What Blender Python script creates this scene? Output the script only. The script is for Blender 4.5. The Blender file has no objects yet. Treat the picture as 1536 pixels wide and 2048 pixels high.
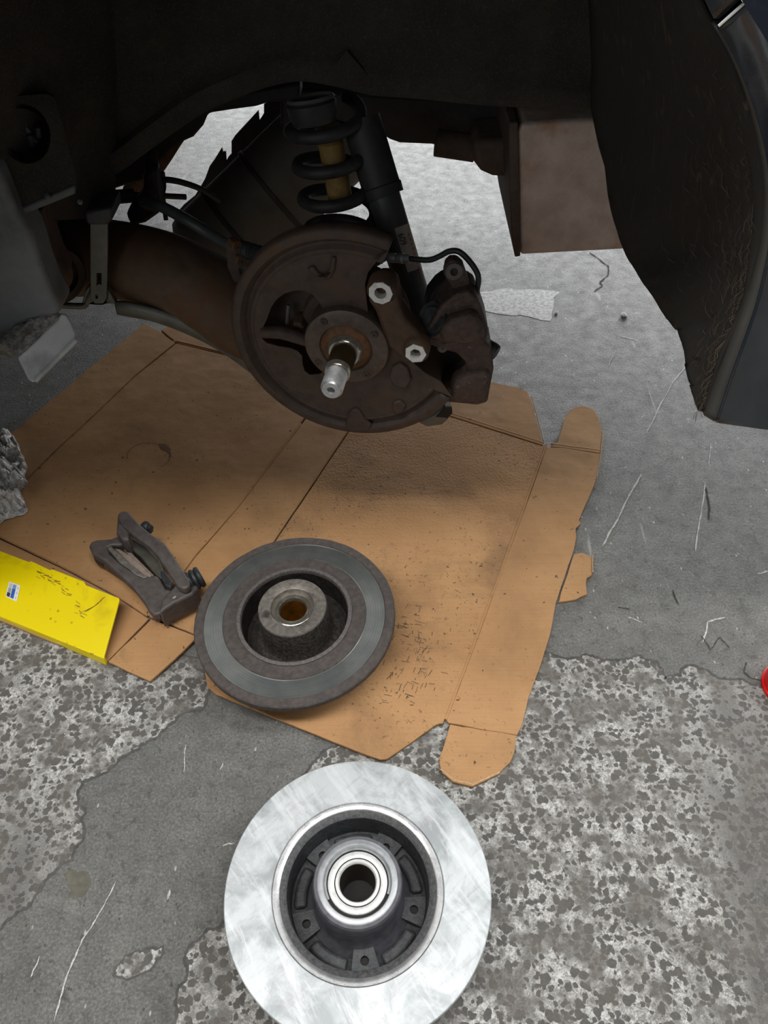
import bpy, bmesh, math, random
from mathutils import Vector, Matrix, noise
from mathutils.geometry import tessellate_polygon
random.seed(7)
R = math.radians
SC = bpy.context.scene
COL = SC.collection

# ------------------------------------------------------------------ camera
FPX, CAM_H, PITCH = 1540.0, 0.90, R(47.5)
cd = bpy.data.cameras.new('camera'); cam = bpy.data.objects.new('camera', cd); COL.objects.link(cam)
cd.sensor_fit = 'VERTICAL'; cd.sensor_height = 36.0; cd.lens = FPX / 2048 * 36.0
cd.clip_start = 0.02; cd.clip_end = 100
cam.location = (0, 0, CAM_H); cam.rotation_euler = (R(90) - PITCH, 0, 0)
SC.camera = cam

# ------------------------------------------------------------------ world, lamps, exposure
W = bpy.data.worlds.new('workshop_air'); SC.world = W; W.use_nodes = True
W.node_tree.nodes['Background'].inputs[0].default_value = (1.0, 0.975, 0.94, 1)
W.node_tree.nodes['Background'].inputs[1].default_value = 0.10
SC.view_settings.view_transform = 'Standard'; SC.view_settings.look = 'None'
SC.view_settings.gamma = 1.0; SC.view_settings.use_curve_mapping = False
SC.view_settings.exposure = 0.25
def area(name, loc, target, sx, sy, power, col=(1, 1, 1)):
    l = bpy.data.lights.new(name, 'AREA'); l.shape = 'RECTANGLE'; l.size = sx; l.size_y = sy
    l.energy = power; l.color = col
    o = bpy.data.objects.new(name, l); COL.objects.link(o); o.location = loc
    o.rotation_euler = (Vector(target) - Vector(loc)).to_track_quat('-Z', 'Y').to_euler()
    return o
area('ceiling_light', (-0.5, -0.15, 3.2), (-0.5, -0.1, 0), 3.2, 0.45, 80, (1, 0.985, 0.96))
area('ceiling_light', (3.0, 0.6, 3.2), (1.6, 0.8, 0), 0.6, 3.6, 80, (0.95, 0.98, 1))
area('workshop_door_daylight', (0.9, 5.6, 1.7), (0.2, 1.8, 0.0), 5.0, 2.8, 330, (0.97, 0.99, 1))
area('front_window_daylight', (-2.6, -3.4, 1.9), (-0.3, 0.8, 0.4), 2.4, 1.4, 24, (0.95, 0.98, 1))

# ------------------------------------------------------------------ photo geometry helpers
CP, SP = math.cos(PITCH), math.sin(PITCH)
CAM = Vector((0, 0, CAM_H))
def ray(px, py):
    X = (px - 768) / FPX; Y = (1024 - py) / FPX
    return Vector((X, CP + Y * SP, -SP + Y * CP))
def G(px, py, z=0.0):                      # point on the horizontal plane at height z
    d = ray(px, py); return CAM + d * ((z - CAM_H) / d.z)
def Q(px, py, y):                          # point on the vertical plane at distance y
    d = ray(px, py); return CAM + d * (y / d.y)
def PL(px, py, p0, n):
    d = ray(px, py); return CAM + d * ((p0 - CAM).dot(n) / d.dot(n))
def depth(p): return p.y * CP + (CAM_H - p.z) * SP

# ------------------------------------------------------------------ mesh helpers
class MB:
    def __init__(s): s.v = []; s.f = []
    def add(s, vs, fs):
        o = len(s.v); s.v += [Vector(v) for v in vs]; s.f += [[i + o for i in f] for f in fs]; return s
    def box(s, lo, hi, M=None):
        lo = Vector(lo); hi = Vector(hi)
        vs = [Vector((x, y, z)) for z in (lo.z, hi.z) for y in (lo.y, hi.y) for x in (lo.x, hi.x)]
        if M: vs = [M @ v for v in vs]
        return s.add(vs, [[0, 2, 3, 1], [4, 5, 7, 6], [0, 1, 5, 4], [2, 6, 7, 3], [0, 4, 6, 2], [1, 3, 7, 5]])
    def prism(s, pts, vec, holes=None):
        pts = [Vector(p) for p in pts]; vec = Vector(vec)
        loops = [pts] + [[Vector(p) for p in h] for h in (holes or [])]
        flat = [p for l in loops for p in l]; n = len(flat)
        if holes:
            tris = [list(t) for t in tessellate_polygon(loops)]
            fs = [t[:] for t in tris] + [[i + n for i in reversed(t)] for t in tris]
        else:
            fs = [list(range(n)), [i + n for i in reversed(range(n))]]
        k = 0
        for l in loops:
            m = len(l)
            for i in range(m):
                a = k + i; b = k + (i + 1) % m
                fs.append([a, b, b + n, a + n])
            k += m
        return s.add(flat + [p + vec for p in flat], fs)
    def lathe(s, prof, M=None, seg=64, a0=0.0, a1=2 * math.pi, closed=False):
        # prof: list of (r, h) along the local Z axis
        full = abs(a1 - a0 - 2 * math.pi) < 1e-6
        cols = seg if full else seg + 1
        vs = []; fs = []
        for j in range(cols):
            a = a0 + (a1 - a0) * j / seg
            for r, h in prof:
                v = Vector((r * math.cos(a), r * math.sin(a), h)); vs.append(M @ v if M else v)
        n = len(prof)
        for j in range(seg):
            j2 = (j + 1) % cols
            for i in range(n - 1 + (1 if closed else 0)):
                i2 = (i + 1) % n
                fs.append([j * n + i, j2 * n + i, j2 * n + i2, j * n + i2])
        s.add(vs, fs)
        if not full and closed:
            o = len(s.v) - len(vs)
            s.f.append([o + i for i in range(n)]); s.f.append([o + (cols - 1) * n + i for i in reversed(range(n))])
        return s
    def tube(s, path, rad, seg=12, cap=True):
        path = [Vector(p) for p in path]; n = len(path)
        rad = rad if isinstance(rad, (list, tuple)) else [rad] * n
        t0 = (path[1] - path[0]).normalized()
        up = Vector((0, 0, 1)) if abs(t0.z) < .9 else Vector((1, 0, 0))
        nrm = (up - t0 * up.dot(t0)).normalized()
        vs = []; fs = []
        for i, p in enumerate(path):
            t = (path[min(i + 1, n - 1)] - path[max(i - 1, 0)]).normalized()
            nrm = (nrm - t * nrm.dot(t)).normalized(); b = t.cross(nrm)
            for k in range(seg):
                a = 2 * math.pi * k / seg
                vs.append(p + (nrm * math.cos(a) + b * math.sin(a)) * rad[i])
        for i in range(n - 1):
            for k in range(seg):
                k2 = (k + 1) % seg
                fs.append([i * seg + k, i * seg + k2, (i + 1) * seg + k2, (i + 1) * seg + k])
        if cap:
            fs.append(list(reversed(range(seg)))); fs.append([(n - 1) * seg + k for k in range(seg)])
        return s.add(vs, fs)
    def grid(s, rows):
        m = len(rows[0]); vs = [v for r in rows for v in r]; fs = []
        for i in range(len(rows) - 1):
            for j in range(m - 1):
                fs.append([i * m + j, i * m + j + 1, (i + 1) * m + j + 1, (i + 1) * m + j])
        return s.add(vs, fs)
def frame(origin, axis, up=Vector((0, 0, 1))):      # local Z along axis
    z = Vector(axis).normalized()
    if abs(z.dot(up)) > .95: up = Vector((0, 1, 0))
    x = up.cross(z).normalized(); y = z.cross(x)
    return Matrix(((x.x, y.x, z.x, origin[0]), (x.y, y.y, z.y, origin[1]), (x.z, y.z, z.z, origin[2]), (0, 0, 0, 1)))
def smooth_path(pts, n=8):
    out = []; P = [Vector(p) for p in pts]
    for i in range(len(P) - 1):
        p0 = P[max(i - 1, 0)]; p1 = P[i]; p2 = P[i + 1]; p3 = P[min(i + 2, len(P) - 1)]
        for k in range(n):
            t = k / n
            out.append(.5 * ((2 * p1) + (-p0 + p2) * t + (2 * p0 - 5 * p1 + 4 * p2 - p3) * t * t + (-p0 + 3 * p1 - 3 * p2 + p3) * t ** 3))
    out.append(P[-1]); return out
def lerp_list(a, n, N):
    out = []
    for i in range(N):
        t = i / (N - 1) * (len(a) - 1); k = min(int(t), len(a) - 2); u = t - k
        out.append(a[k] * (1 - u) + a[k + 1] * u)
    return out
def tag(o, label=None, cat=None, group=None, kind=None):
    for k, v in (('label', label), ('category', cat), ('group', group), ('kind', kind)):
        if v: o[k] = v
    return o
def empty(name, loc, rot=(0, 0, 0), label=None, cat=None, group=None):
    o = bpy.data.objects.new(name, None); COL.objects.link(o); o.empty_display_size = .03
    o.location = loc; o.rotation_euler = rot
    return tag(o, label, cat, group)
def obj(name, mb, m, parent=None, local=False, bevel=0, bseg=2, smooth=True, angle=38, subsurf=0, solid=0, label=None, cat=None, group=None, kind=None, fix=True):
    me = bpy.data.meshes.new(name)
    base = Vector((0, 0, 0))
    if parent is not None and not local:
        q = parent
        while q is not None: base = base + Vector(q.location); q = q.parent
    vs = [v - base for v in mb.v]
    org = Vector((0, 0, 0))
    if parent is None and vs:                       # origin at the base of a one-mesh thing
        org = Vector(((min(v.x for v in vs) + max(v.x for v in vs)) / 2, (min(v.y for v in vs) + max(v.y for v in vs)) / 2, min(v.z for v in vs)))
        vs = [v - org for v in vs]
    me.from_pydata([tuple(v) for v in vs], [], mb.f); me.update()
    if fix:
        bm = bmesh.new(); bm.from_mesh(me); bmesh.ops.remove_doubles(bm, verts=bm.verts, dist=1e-6)
        bmesh.ops.recalc_face_normals(bm, faces=bm.faces); bm.to_mesh(me); bm.free()
    if smooth:
        me.shade_smooth(); me.set_sharp_from_angle(angle=R(angle))
    me.materials.append(MAT[m] if isinstance(m, str) else m)
    o = bpy.data.objects.new(name, me); COL.objects.link(o); o.location = org
    if parent is not None: o.parent = parent
    if solid:
        md = o.modifiers.new('thickness', 'SOLIDIFY'); md.thickness = solid; md.offset = 0
    if bevel:
        md = o.modifiers.new('bevel', 'BEVEL'); md.width = bevel; md.segments = bseg; md.limit_method = 'ANGLE'; md.angle_limit = R(40)
    if subsurf:
        md = o.modifiers.new('subsurf', 'SUBSURF'); md.levels = subsurf; md.render_levels = subsurf
    return tag(o, label, cat, group, kind)
def jag(pts, amp, depth_n=4, closed=True):
    pts = [Vector(p) for p in pts]
    for k in range(depth_n):
        out = []
        m = len(pts)
        for i in range(m if closed else m - 1):
            a = pts[i]; b = pts[(i + 1) % m]; d = b - a
            nn = Vector((-d.y, d.x, 0)); L = d.length
            out.append(a)
            if L > .004: out.append((a + b) / 2 + (nn.normalized() * random.uniform(-1, 1) * min(amp, L * .22) if L > 1e-5 else Vector((0, 0, 0))))
        if not closed: out.append(pts[-1])
        pts = out; amp *= .6
    return pts
def text_mesh(body, size):
    c = bpy.data.curves.new('lettering', 'FONT'); c.body = body; c.size = size; c.align_x = 'CENTER'; c.align_y = 'CENTER'
    c.resolution_u = 3
    o = bpy.data.objects.new('lettering', c); COL.objects.link(o)
    dg = bpy.context.evaluated_depsgraph_get(); me = o.evaluated_get(dg).to_mesh()
    vs = [v.co.copy() for v in me.vertices]; fs = [list(p.vertices) for p in me.polygons]
    o.evaluated_get(dg).to_mesh_clear(); bpy.data.objects.remove(o); bpy.data.curves.remove(c)
    return vs, fs

# ------------------------------------------------------------------ materials
MAT = {}
class NT:
    def __init__(s, name):
        s.m = bpy.data.materials.new(name); s.m.use_nodes = True; s.t = s.m.node_tree; s.n = s.t.nodes
        s.b = s.n['Principled BSDF']; MAT[name] = s.m
        s.co = s.n.new('ShaderNodeTexCoord').outputs['Object']
    def link(s, a, b): s.t.links.new(a, b)
    def noise(s, scale, detail=4, rough=.55, vec=None, dist=0):
        n = s.n.new('ShaderNodeTexNoise'); n.inputs['Scale'].default_value = scale; n.inputs['Detail'].default_value = detail
        n.inputs['Roughness'].default_value = rough; n.inputs['Distortion'].default_value = dist
        s.link(vec or s.co, n.inputs['Vector']); return n
    def voro(s, scale, vec=None, feature='F1', rnd=1):
        n = s.n.new('ShaderNodeTexVoronoi'); n.feature = feature; n.inputs['Scale'].default_value = scale
        n.inputs['Randomness'].default_value = rnd; s.link(vec or s.co, n.inputs['Vector']); return n
    def ramp(s, fac, stops):
        r = s.n.new('ShaderNodeValToRGB'); e = r.color_ramp.elements
        while len(e) < len(stops): e.new(.5)
        for x, (p, c) in zip(e, stops):
            x.position = p; x.color = (c, c, c, 1) if isinstance(c, (int, float)) else tuple(c) + (1,)
        s.link(fac, r.inputs[0]); return r.outputs[0]
    def mix(s, fac, a, b, mode='MIX'):
        n = s.n.new('ShaderNodeMix'); n.data_type = 'RGBA'; n.blend_type = mode
        for i, x in ((0, fac), (6, a), (7, b)):
            if isinstance(x, (int, float)): n.inputs[i].default_value = x if i == 0 else (x, x, x, 1)
            elif isinstance(x, tuple): n.inputs[i].default_value = x + (1,)
            else: s.link(x, n.inputs[i])
        return n.outputs[2]
    def math(s, op, a, b=None):
        n = s.n.new('ShaderNodeMath'); n.operation = op
        for i, x in enumerate((a, b)):
            if x is None: continue
            if isinstance(x, (int, float)): n.inputs[i].default_value = x
            else: s.link(x, n.inputs[i])
        return n.outputs[0]
    def mapping(s, scale=(1, 1, 1), rot=(0, 0, 0), vec=None):
        n = s.n.new('ShaderNodeMapping'); n.inputs['Scale'].default_value = scale; n.inputs['Rotation'].default_value = rot
        s.link(vec or s.co, n.inputs['Vector']); return n.outputs[0]
    def bump(s, h, strength=.3, dist=.001, prev=None):
        n = s.n.new('ShaderNodeBump'); n.inputs['Strength'].default_value = strength; n.inputs['Distance'].default_value = dist
        s.link(h, n.inputs['Height'])
        if prev: s.link(prev, n.inputs['Normal'])
        return n.outputs[0]
    def out(s, color=None, rough=None, metal=None, normal=None, **kw):
        for k, x in (('Base Color', color), ('Roughness', rough), ('Metallic', metal), ('Normal', normal)):
            if x is None: continue
            if isinstance(x, tuple): s.b.inputs[k].default_value = x + (1,)
            elif isinstance(x, (int, float)): s.b.inputs[k].default_value = x
            else: s.link(x, s.b.inputs[k])
        for k, x in kw.items(): s.b.inputs[k.replace('_', ' ')].default_value = x
        return s.m
def mottled(name, c1, c2, scale=60, lo=.35, hi=.65, rough=.6, metal=0, bump=.3, bscale=300, bdist=.0006, rvar=.1, c3=None, s3=14, lo3=.5, hi3=.65, **kw):
    t = NT(name); n = t.noise(scale, 6, .62)
    c = t.mix(t.ramp(n.outputs[0], [(lo, 0), (hi, 1)]), c1, c2)
    if c3: c = t.mix(t.ramp(t.noise(s3, 5, .6).outputs[0], [(lo3, 0), (hi3, 1)]), c, c3)
    r = t.math('ADD', t.math('MULTIPLY', n.outputs[0], rvar * 2), rough - rvar)
    nb = t.bump(t.noise(bscale, 5, .6).outputs[0], bump, bdist)
    return t.out(c, r, metal, nb, **kw)

# painted workshop floor
t = NT('floor_paint')
n1 = t.noise(3.2, 7, .62); n2 = t.noise(38, 6, .65); n3 = t.noise(11, 6, .6, dist=.6)
c = t.mix(t.ramp(n1.outputs[0], [(.32, 0), (.68, 1)]), (.165, .166, .156), (.25, .246, .226))
c = t.mix(t.ramp(n2.outputs[0], [(.34, 0), (.72, .75)]), c, (.10, .10, .095))
c = t.mix(t.ramp(n3.outputs[0], [(.56, 0), (.74, .7)]), c, (.085, .076, .06))
gn = t.noise(330, 6, .8); c = t.mix(t.ramp(gn.outputs[0], [(.44, .0), (.62, .8)]), c, (.08, .077, .068)); c = t.mix(t.ramp(gn.outputs[0], [(.34, .55), (.46, 0)]), c, (.32, .32, .31))
md = t.noise(85, 5, .7, dist=.4); c = t.mix(t.ramp(md.outputs[0], [(.55, 0), (.66, .75)]), c, (.07, .068, .06))
sp = t.voro(95, t.mapping((1, .6, 1), (0, 0, .5)))
c = t.mix(t.ramp(sp.outputs['Distance'], [(.07, .8), (.12, 0)]), c, (.045, .042, .04))
w = t.voro(60, t.mapping((1, .45, 1), (0, 0, -.6)))
c = t.mix(t.ramp(w.outputs['Distance'], [(.05, .85), (.085, 0)]), c, (.5, .5, .47))
sc = t.noise(30, 3, .5, t.mapping((1, .12, 1), (0, 0, .45)), 1.2)
c = t.mix(t.ramp(sc.outputs[0], [(.70, 0), (.735, .5)]), c, (.42, .42, .4))
nb = t.bump(t.noise(240, 6, .75).outputs[0], .7, .0022, t.bump(n3.outputs[0], .3, .004))
t.out(c, t.ramp(n2.outputs[0], [(.3, .36), (.7, .6)]), 0, nb)
# bare concrete with dark aggregate
t = NT('bare_concrete')
dv = t.noise(70, 4, .6)
wv = t.n.new('ShaderNodeVectorMath'); wv.operation = 'MULTIPLY_ADD'; wv.inputs[1].default_value = (.012, .012, .012)
t.link(dv.outputs['Color'], wv.inputs[0]); t.link(t.co, wv.inputs[2])
V = wv.outputs[0]
v1 = t.voro(88, V); v2 = t.voro(150, V); v3 = t.noise(190, 7, .8, V)
n1 = t.noise(7, 5, .6); n2 = t.noise(26, 5, .65)
n4 = t.noise(3.5, 6, .65, t.mapping((1, .45, 1), (0, 0, -.35)), .5); n5 = t.noise(420, 6, .8)
mort = t.mix(t.ramp(v3.outputs[0], [(.45, 0), (.56, 1)]), (.23, .22, .20), (.64, .635, .61))
mort = t.mix(t.ramp(n5.outputs[0], [(.51, 0), (.62, .65)]), mort, (.12, .112, .1))
st = t.mix(t.ramp(n2.outputs[0], [(.35, 0), (.65, 1)]), (.072, .07, .066), (.115, .102, .086))
st = t.mix(t.ramp(n5.outputs[0], [(.42, 0), (.66, .35)]), st, (.2, .188, .17))
k1 = t.ramp(v1.outputs['Distance'], [(.42, 1), (.49, 0)]); pick = t.ramp(v1.outputs['Color'], [(.44, 0), (.46, 1)])
k2 = t.ramp(v2.outputs['Distance'], [(.42, 1), (.50, 0)]); pick2 = t.ramp(v2.outputs['Color'], [(.42, 0), (.44, 1)])
stone = t.math('MAXIMUM', t.math('MULTIPLY', k1, pick), t.math('MULTIPLY', k2, pick2))
fuzz = t.ramp(t.math('ADD', n2.outputs[0], t.math('MULTIPLY', t.math('SUBTRACT', v3.outputs[0], .5), .9)), [(.52, 0), (.61, .85)])
stone = t.math('MAXIMUM', stone, fuzz)
stone = t.math('MAXIMUM', stone, t.ramp(t.math('ADD', n4.outputs[0], t.math('MULTIPLY', t.math('SUBTRACT', v3.outputs[0], .5), .8)), [(.56, 0), (.68, .85)]))
c = t.mix(stone, mort, st)
c = t.mix(t.ramp(n1.outputs[0], [(.56, 0), (.72, .6)]), c, (.07, .06, .047))
nb = t.bump(stone, .4, .0012, t.bump(v3.outputs[0], .6, .0012))
t.out(c, .72, 0, nb)
mottled('paint_chip_edge', (.05, .048, .045), (.11, .105, .1), rough=.8)
mottled('scratch_white', (.6, .6, .57), (.36, .36, .34), 400, .45, .6, rough=.8)
mottled('crack_dark', (.03, .03, .028), (.06, .058, .05), rough=.9)
mottled('oil_stain', (.075, .07, .05), (.13, .12, .09), 90, rough=.35)

mottled('board_stain', (.13, .062, .026), (.2, .1, .045), 90, rough=.7)
mottled('board_dirt', (.075, .045, .025), (.16, .09, .045), 90, rough=.8)
mottled('yellow_dirt', (.38, .25, .01), (.2, .125, .01), 120, rough=.7)
mottled('white_floor_paint', (.62, .62, .6), (.3, .3, .29), 130, .42, .6, rough=.45)
# cardboard
def cardboard(name, bumpy, dirt):
    t = NT(name)
    n1 = t.noise(9, 5, .6); n2 = t.noise(240, 3, .6)
    c = t.mix(t.ramp(n1.outputs[0], [(.3, 0), (.7, 1)]), (.41, .215, .088), (.49, .275, .118))
    fl = t.noise(60, 3, .6, t.mapping((.25, 9, 1), (0, 0, R(20))))
    c = t.mix(t.ramp(fl.outputs[0], [(.35, .16), (.6, 0)]), c, (.27, .13, .055))
    d1 = t.noise(6.5, 5, .62, dist=.4)
    c = t.mix(t.ramp(d1.outputs[0], [(.48, 0), (.70, .62 * dirt)]), c, (.14, .078, .036))
    d2 = t.voro(150); amt = t.ramp(t.noise(8, 4, .6).outputs[0], [(.40, 0), (.58, 1)])
    sp = t.math('MULTIPLY', t.ramp(t.noise(210, 3, .6, dist=.6).outputs[0], [(.635, 0), (.67, 1)]), amt)
    c = t.mix(t.math('MULTIPLY', sp, .85 * dirt), c, (.05, .032, .02))
    d3 = t.noise(120, 2, .5)
    c = t.mix(t.math('MULTIPLY', t.ramp(d3.outputs[0], [(.715, 0), (.74, 1)]), .85), c, (.045, .028, .018))
    d4 = t.noise(30, 5, .7, dist=.8)
    c = t.mix(t.ramp(d4.outputs[0], [(.60, 0), (.72, .45 * dirt)]), c, (.16, .09, .05))
    nb = t.bump(t.voro(230).outputs['Distance'], bumpy, .0012, t.bump(t.noise(9, 3, .5).outputs[0], .45, .012, t.bump(n2.outputs[0], .15, .0005)))
    t.out(c, .78, 0, nb)
cardboard('cardboard', .05, .55); cardboard('cardboard_pebbled', .45, 1.0)
mottled('cardboard_edge', (.42, .26, .13), (.62, .45, .27), 300, rough=.85)
t = NT('yellow_print')
n = t.noise(14, 5, .6, dist=.5); c = t.mix(t.ramp(n.outputs[0], [(.56, 0), (.75, .6)]), (.86, .68, .0), (.42, .27, .01))
v = t.voro(80); am = t.ramp(t.noise(16, 3).outputs[0], [(.5, 0), (.6, 1)])
c = t.mix(t.math('MULTIPLY', t.ramp(v.outputs['Distance'], [(.1, .8), (.2, 0)]), am), c, (.16, .1, .01))
t.out(c, .32, 0, t.bump(n.outputs[0], .15, .004))
for nm, c in (('print_white', (.8, .8, .8)), ('print_grey', (.33, .35, .38)), ('print_silver', (.55, .56, .55)), ('print_black', (.03, .035, .04)), ('print_blue', (.02, .11, .42)), ('print_lightblue', (.2, .3, .55)), ('print_red', (.35, .05, .04))):
    NT(nm).out(c, .5)
# metals
t = NT('new_disc_steel')
n1 = t.noise(16, 6, .65, dist=.8); n2 = t.noise(95, 5, .7, t.mapping((1, .16, 1), vec=t.mapping(rot=(0, 0, .9))), .5); n3 = t.noise(80, 5, .7, t.mapping((1, .16, 1), vec=t.mapping(rot=(0, 0, -.6))), .5)
c = t.mix(t.ramp(n1.outputs[0], [(.38, 0), (.58, 1)]), (.36, .385, .395), (.62, .65, .66))
c = t.mix(t.ramp(n2.outputs[0], [(.50, 0), (.66, .4)]), c, (.36, .34, .35)); c = t.mix(t.ramp(n3.outputs[0], [(.50, 0), (.64, .55)]), c, (.80, .82, .83))
c = t.mix(t.ramp(t.noise(11, 6, .7, dist=.5).outputs[0], [(.6, 0), (.72, .6)]), c, (.27, .27, .27))
t.out(c, .42, .35, t.bump(n2.outputs[0], .06, .0005))
mottled('machined_steel', (.5, .51, .52), (.66, .66, .66), 90, rough=.28, metal=.75, bump=.05)
mottled('machined_white', (.78, .78, .76), (.55, .54, .51), 160, .5, .75, rough=.42, metal=.25, bump=.1)
mottled('hub_grey', (.36, .375, .39), (.48, .49, .5), 120, rough=.42, metal=.45, bump=.1)
mottled('hub_dark', (.085, .085, .1), (.13, .13, .145), 120, rough=.5, metal=.35, bump=.1)
mottled('cast_black', (.035, .037, .04), (.075, .078, .08), 220, rough=.55, metal=.3, bump=.6, bscale=420, bdist=.0008)
mottled('cast_rim', (.055, .056, .057), (.12, .12, .12), 300, rough=.6, metal=.1, bump=.7, bscale=500, bdist=.0006)
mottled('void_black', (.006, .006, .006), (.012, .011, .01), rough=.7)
t = NT('worn_band')
rr = t.n.new('ShaderNodeVectorMath'); rr.operation = 'LENGTH'; mp = t.mapping((1, 1, 0)); t.link(mp, rr.inputs[0])
g = t.n.new('ShaderNodeTexNoise'); g.noise_dimensions = '1D'; g.inputs['Scale'].default_value = 900; g.inputs['Detail'].default_value = 3; t.link(rr.outputs['Value'], g.inputs['W'])
n = t.noise(22, 5, .6)
c = t.mix(t.ramp(n.outputs[0], [(.35, 0), (.7, 1)]), (.26, .285, .28), (.42, .43, .41))
c = t.mix(t.ramp(g.outputs[0], [(.35, .4), (.6, 0)]), c, (.09, .1, .1))
t.out(c, .34, .75, t.bump(g.outputs[0], .12, .0004), Anisotropic=.6)
mottled('rusty_cast', (.060, .051, .047), (.105, .087, .079), 150, rough=.75, metal=.15, bump=.9, bscale=380, bdist=.0012)
mottled('rusty_rim', (.095, .086, .083), (.18, .155, .146), 260, rough=.68, metal=.25, bump=.8, bscale=420, bdist=.001)
mottled('rusty_hub', (.17, .15, .13), (.27, .25, .22), 170, rough=.5, metal=.5, bump=.4, bscale=420, c3=(.06, .05, .045), s3=45, lo3=.55, hi3=.7)
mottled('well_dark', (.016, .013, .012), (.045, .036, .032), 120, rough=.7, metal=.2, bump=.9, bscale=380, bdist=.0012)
mottled('hub_side', (.05, .043, .038), (.12, .105, .09), 240, .4, .62, rough=.6, metal=.3, bump=.9, bscale=300, bdist=.001)
mottled('greasy_bore', (.22, .085, .01), (.1, .04, .006), 60, rough=.12, metal=.3, bump=.2)
mottled('greasy_steel', (.45, .42, .36), (.62, .6, .52), 60, rough=.16, metal=.85, bump=.1)
mottled('shield_rust', (.052, .035, .027), (.085, .06, .048), 70, rough=.66, metal=.2, bump=.5, bscale=260, c3=(.09, .05, .03), s3=16)
mottled('arm_rust', (.075, .045, .026), (.11, .07, .043), 50, rough=.72, metal=.1, bump=.5, bscale=220, c3=(.1, .045, .02), s3=18)
mottled('bracket_rust', (.11, .06, .035), (.065, .042, .03), 80, rough=.65, metal=.2, bump=.6, bscale=220)
mottled('ring_brown', (.09, .066, .055), (.13, .1, .085), 120, rough=.5, metal=.4, bump=.3)
mottled('orange_rust', (.2, .09, .035), (.09, .05, .03), 90, rough=.65, metal=.2, bump=.6)
mottled('spindle_dark', (.05, .035, .018), (.09, .06, .03), 60, rough=.22, metal=.7, bump=.15)
mottled('caliper_cast', (.055, .035, .03), (.1, .07, .058), 120, rough=.55, metal=.3, bump=1.0, bscale=240, bdist=.0016, c3=(.3, .27, .24), s3=150, lo3=.66, hi3=.76)
mottled('carrier_cast', (.082, .069, .065), (.125, .107, .1), 90, rough=.55, metal=.25, bump=.7, bscale=260, c3=(.5, .48, .45), s3=60, lo3=.72, hi3=.76)
mottled('pad_friction', (.2, .15, .12), (.29, .23, .19), 120, rough=.85, bump=.7, bscale=300)
mottled('pad_plate', (.06, .058, .045), (.095, .09, .07), 60, rough=.6, metal=.3, bump=.4)
mottled('rubber', (.018, .02, .022), (.035, .037, .04), 120, rough=.5, bump=.3)
mottled('muffler_rust', (.38, .30, .255), (.52, .43, .375), 22, rough=.6, metal=.25, bump=.8, bscale=120, bdist=.002, c3=(.30, .14, .06), s3=9, lo3=.56, hi3=.72)
mottled('flange_rust', (.05, .033, .026), (.08, .055, .042), 60, rough=.8, bump=.6)
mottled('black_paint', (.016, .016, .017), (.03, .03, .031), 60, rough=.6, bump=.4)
mottled('tube_grey', (.045, .05, .052), (.07, .075, .077), 30, rough=.45, metal=.2, bump=.2)
mottled('tank_grey', (.075, .07, .06), (.11, .1, .085), 25, rough=.6, bump=.3, bscale=150)
mottled('grey_plastic', (.13, .14, .15), (.2, .21, .22), 18, rough=.55, bump=.5, bscale=260, c3=(.085, .09, .095), s3=8)
mottled('light_bracket', (.56, .58, .59), (.68, .70, .70), 22, rough=.55, metal=.1, bump=.4, bscale=240, c3=(.28, .29, .295), s3=10)
mottled('crusty_dirt', (.17, .165, .155), (.36, .35, .33), 140, .42, .6, rough=.9, bump=1, bscale=260, bdist=.003)
mottled('strap_steel', (.11, .112, .1), (.16, .16, .145), 40, rough=.5, metal=.3, bump=.2)
mottled('yellow_foam', (.32, .2, .06), (.2, .12, .035), 60, rough=.7, bump=.4)
mottled('label_paper', (.5, .46, .42), (.36, .31, .27), 60, rough=.6, bump=.1)
t = NT('felt')
n1 = t.noise(14, 5, .6); n2 = t.noise(420, 4, .7); n3 = t.noise(900, 2, .5)
n2 = t.noise(420, 5, .75); n4 = t.noise(60, 5, .6)
c = t.mix(t.ramp(n1.outputs[0], [(.35, 0), (.7, 1)]), (.024, .020, .016), (.05, .041, .032))
c = t.mix(t.ramp(n4.outputs[0], [(.4, .5), (.6, 0)]), c, (.02, .016, .013))
c = t.mix(t.ramp(n2.outputs[0], [(.52, 0), (.72, .7)]), c, (.085, .07, .055))
c = t.mix(t.ramp(n3.outputs[0], [(.70, 0), (.76, .9)]), c, (.30, .27, .23))
t.out(c, .95, 0, t.bump(n2.outputs[0], .9, .002))
t = NT('felt_hairy')
st = t.noise(120, 4, .6, t.mapping((1, 1, .07)), .6); n1 = t.noise(10, 4)
c = t.mix(t.ramp(st.outputs[0], [(.6, 0), (.68, 1)]), (.020, .017, .014), (.085, .062, .042))
c = t.mix(t.ramp(n1.outputs[0], [(.4, 1), (.62, 0)]), c, (.02, .017, .014))
t.out(c, .95, 0, t.bump(st.outputs[0], .8, .002))
mottled('fibre', (.06, .045, .03), (.11, .088, .062), 30, rough=.8)
t = NT('blue_paint')
n = t.noise(30, 6, .65, dist=.5); c = t.mix(t.ramp(n.outputs[0], [(.5, 0), (.75, .5)]), (.010, .016, .028), (.07, .078, .085))
t.out(c, t.ramp(n.outputs[0], [(.35, .12), (.65, .4)]), 0, None, Coat_Weight=.7, Coat_Roughness=.12)
t = NT('lip_plastic'); n = t.noise(50, 5)
t.out(t.mix(n.outputs[0], (.035, .034, .03), (.06, .058, .052)), .6, 0, t.bump(n.outputs[0], .3, .001))
mottled('bumper_grey', (.024, .027, .031), (.042, .046, .05), 12, rough=.3, bump=.05, Coat_Weight=.4, Coat_Roughness=.2)
t = NT('foil')
n1 = t.noise(55, 6, .7, dist=1.2); v = t.voro(75, feature='DISTANCE_TO_EDGE')
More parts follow.
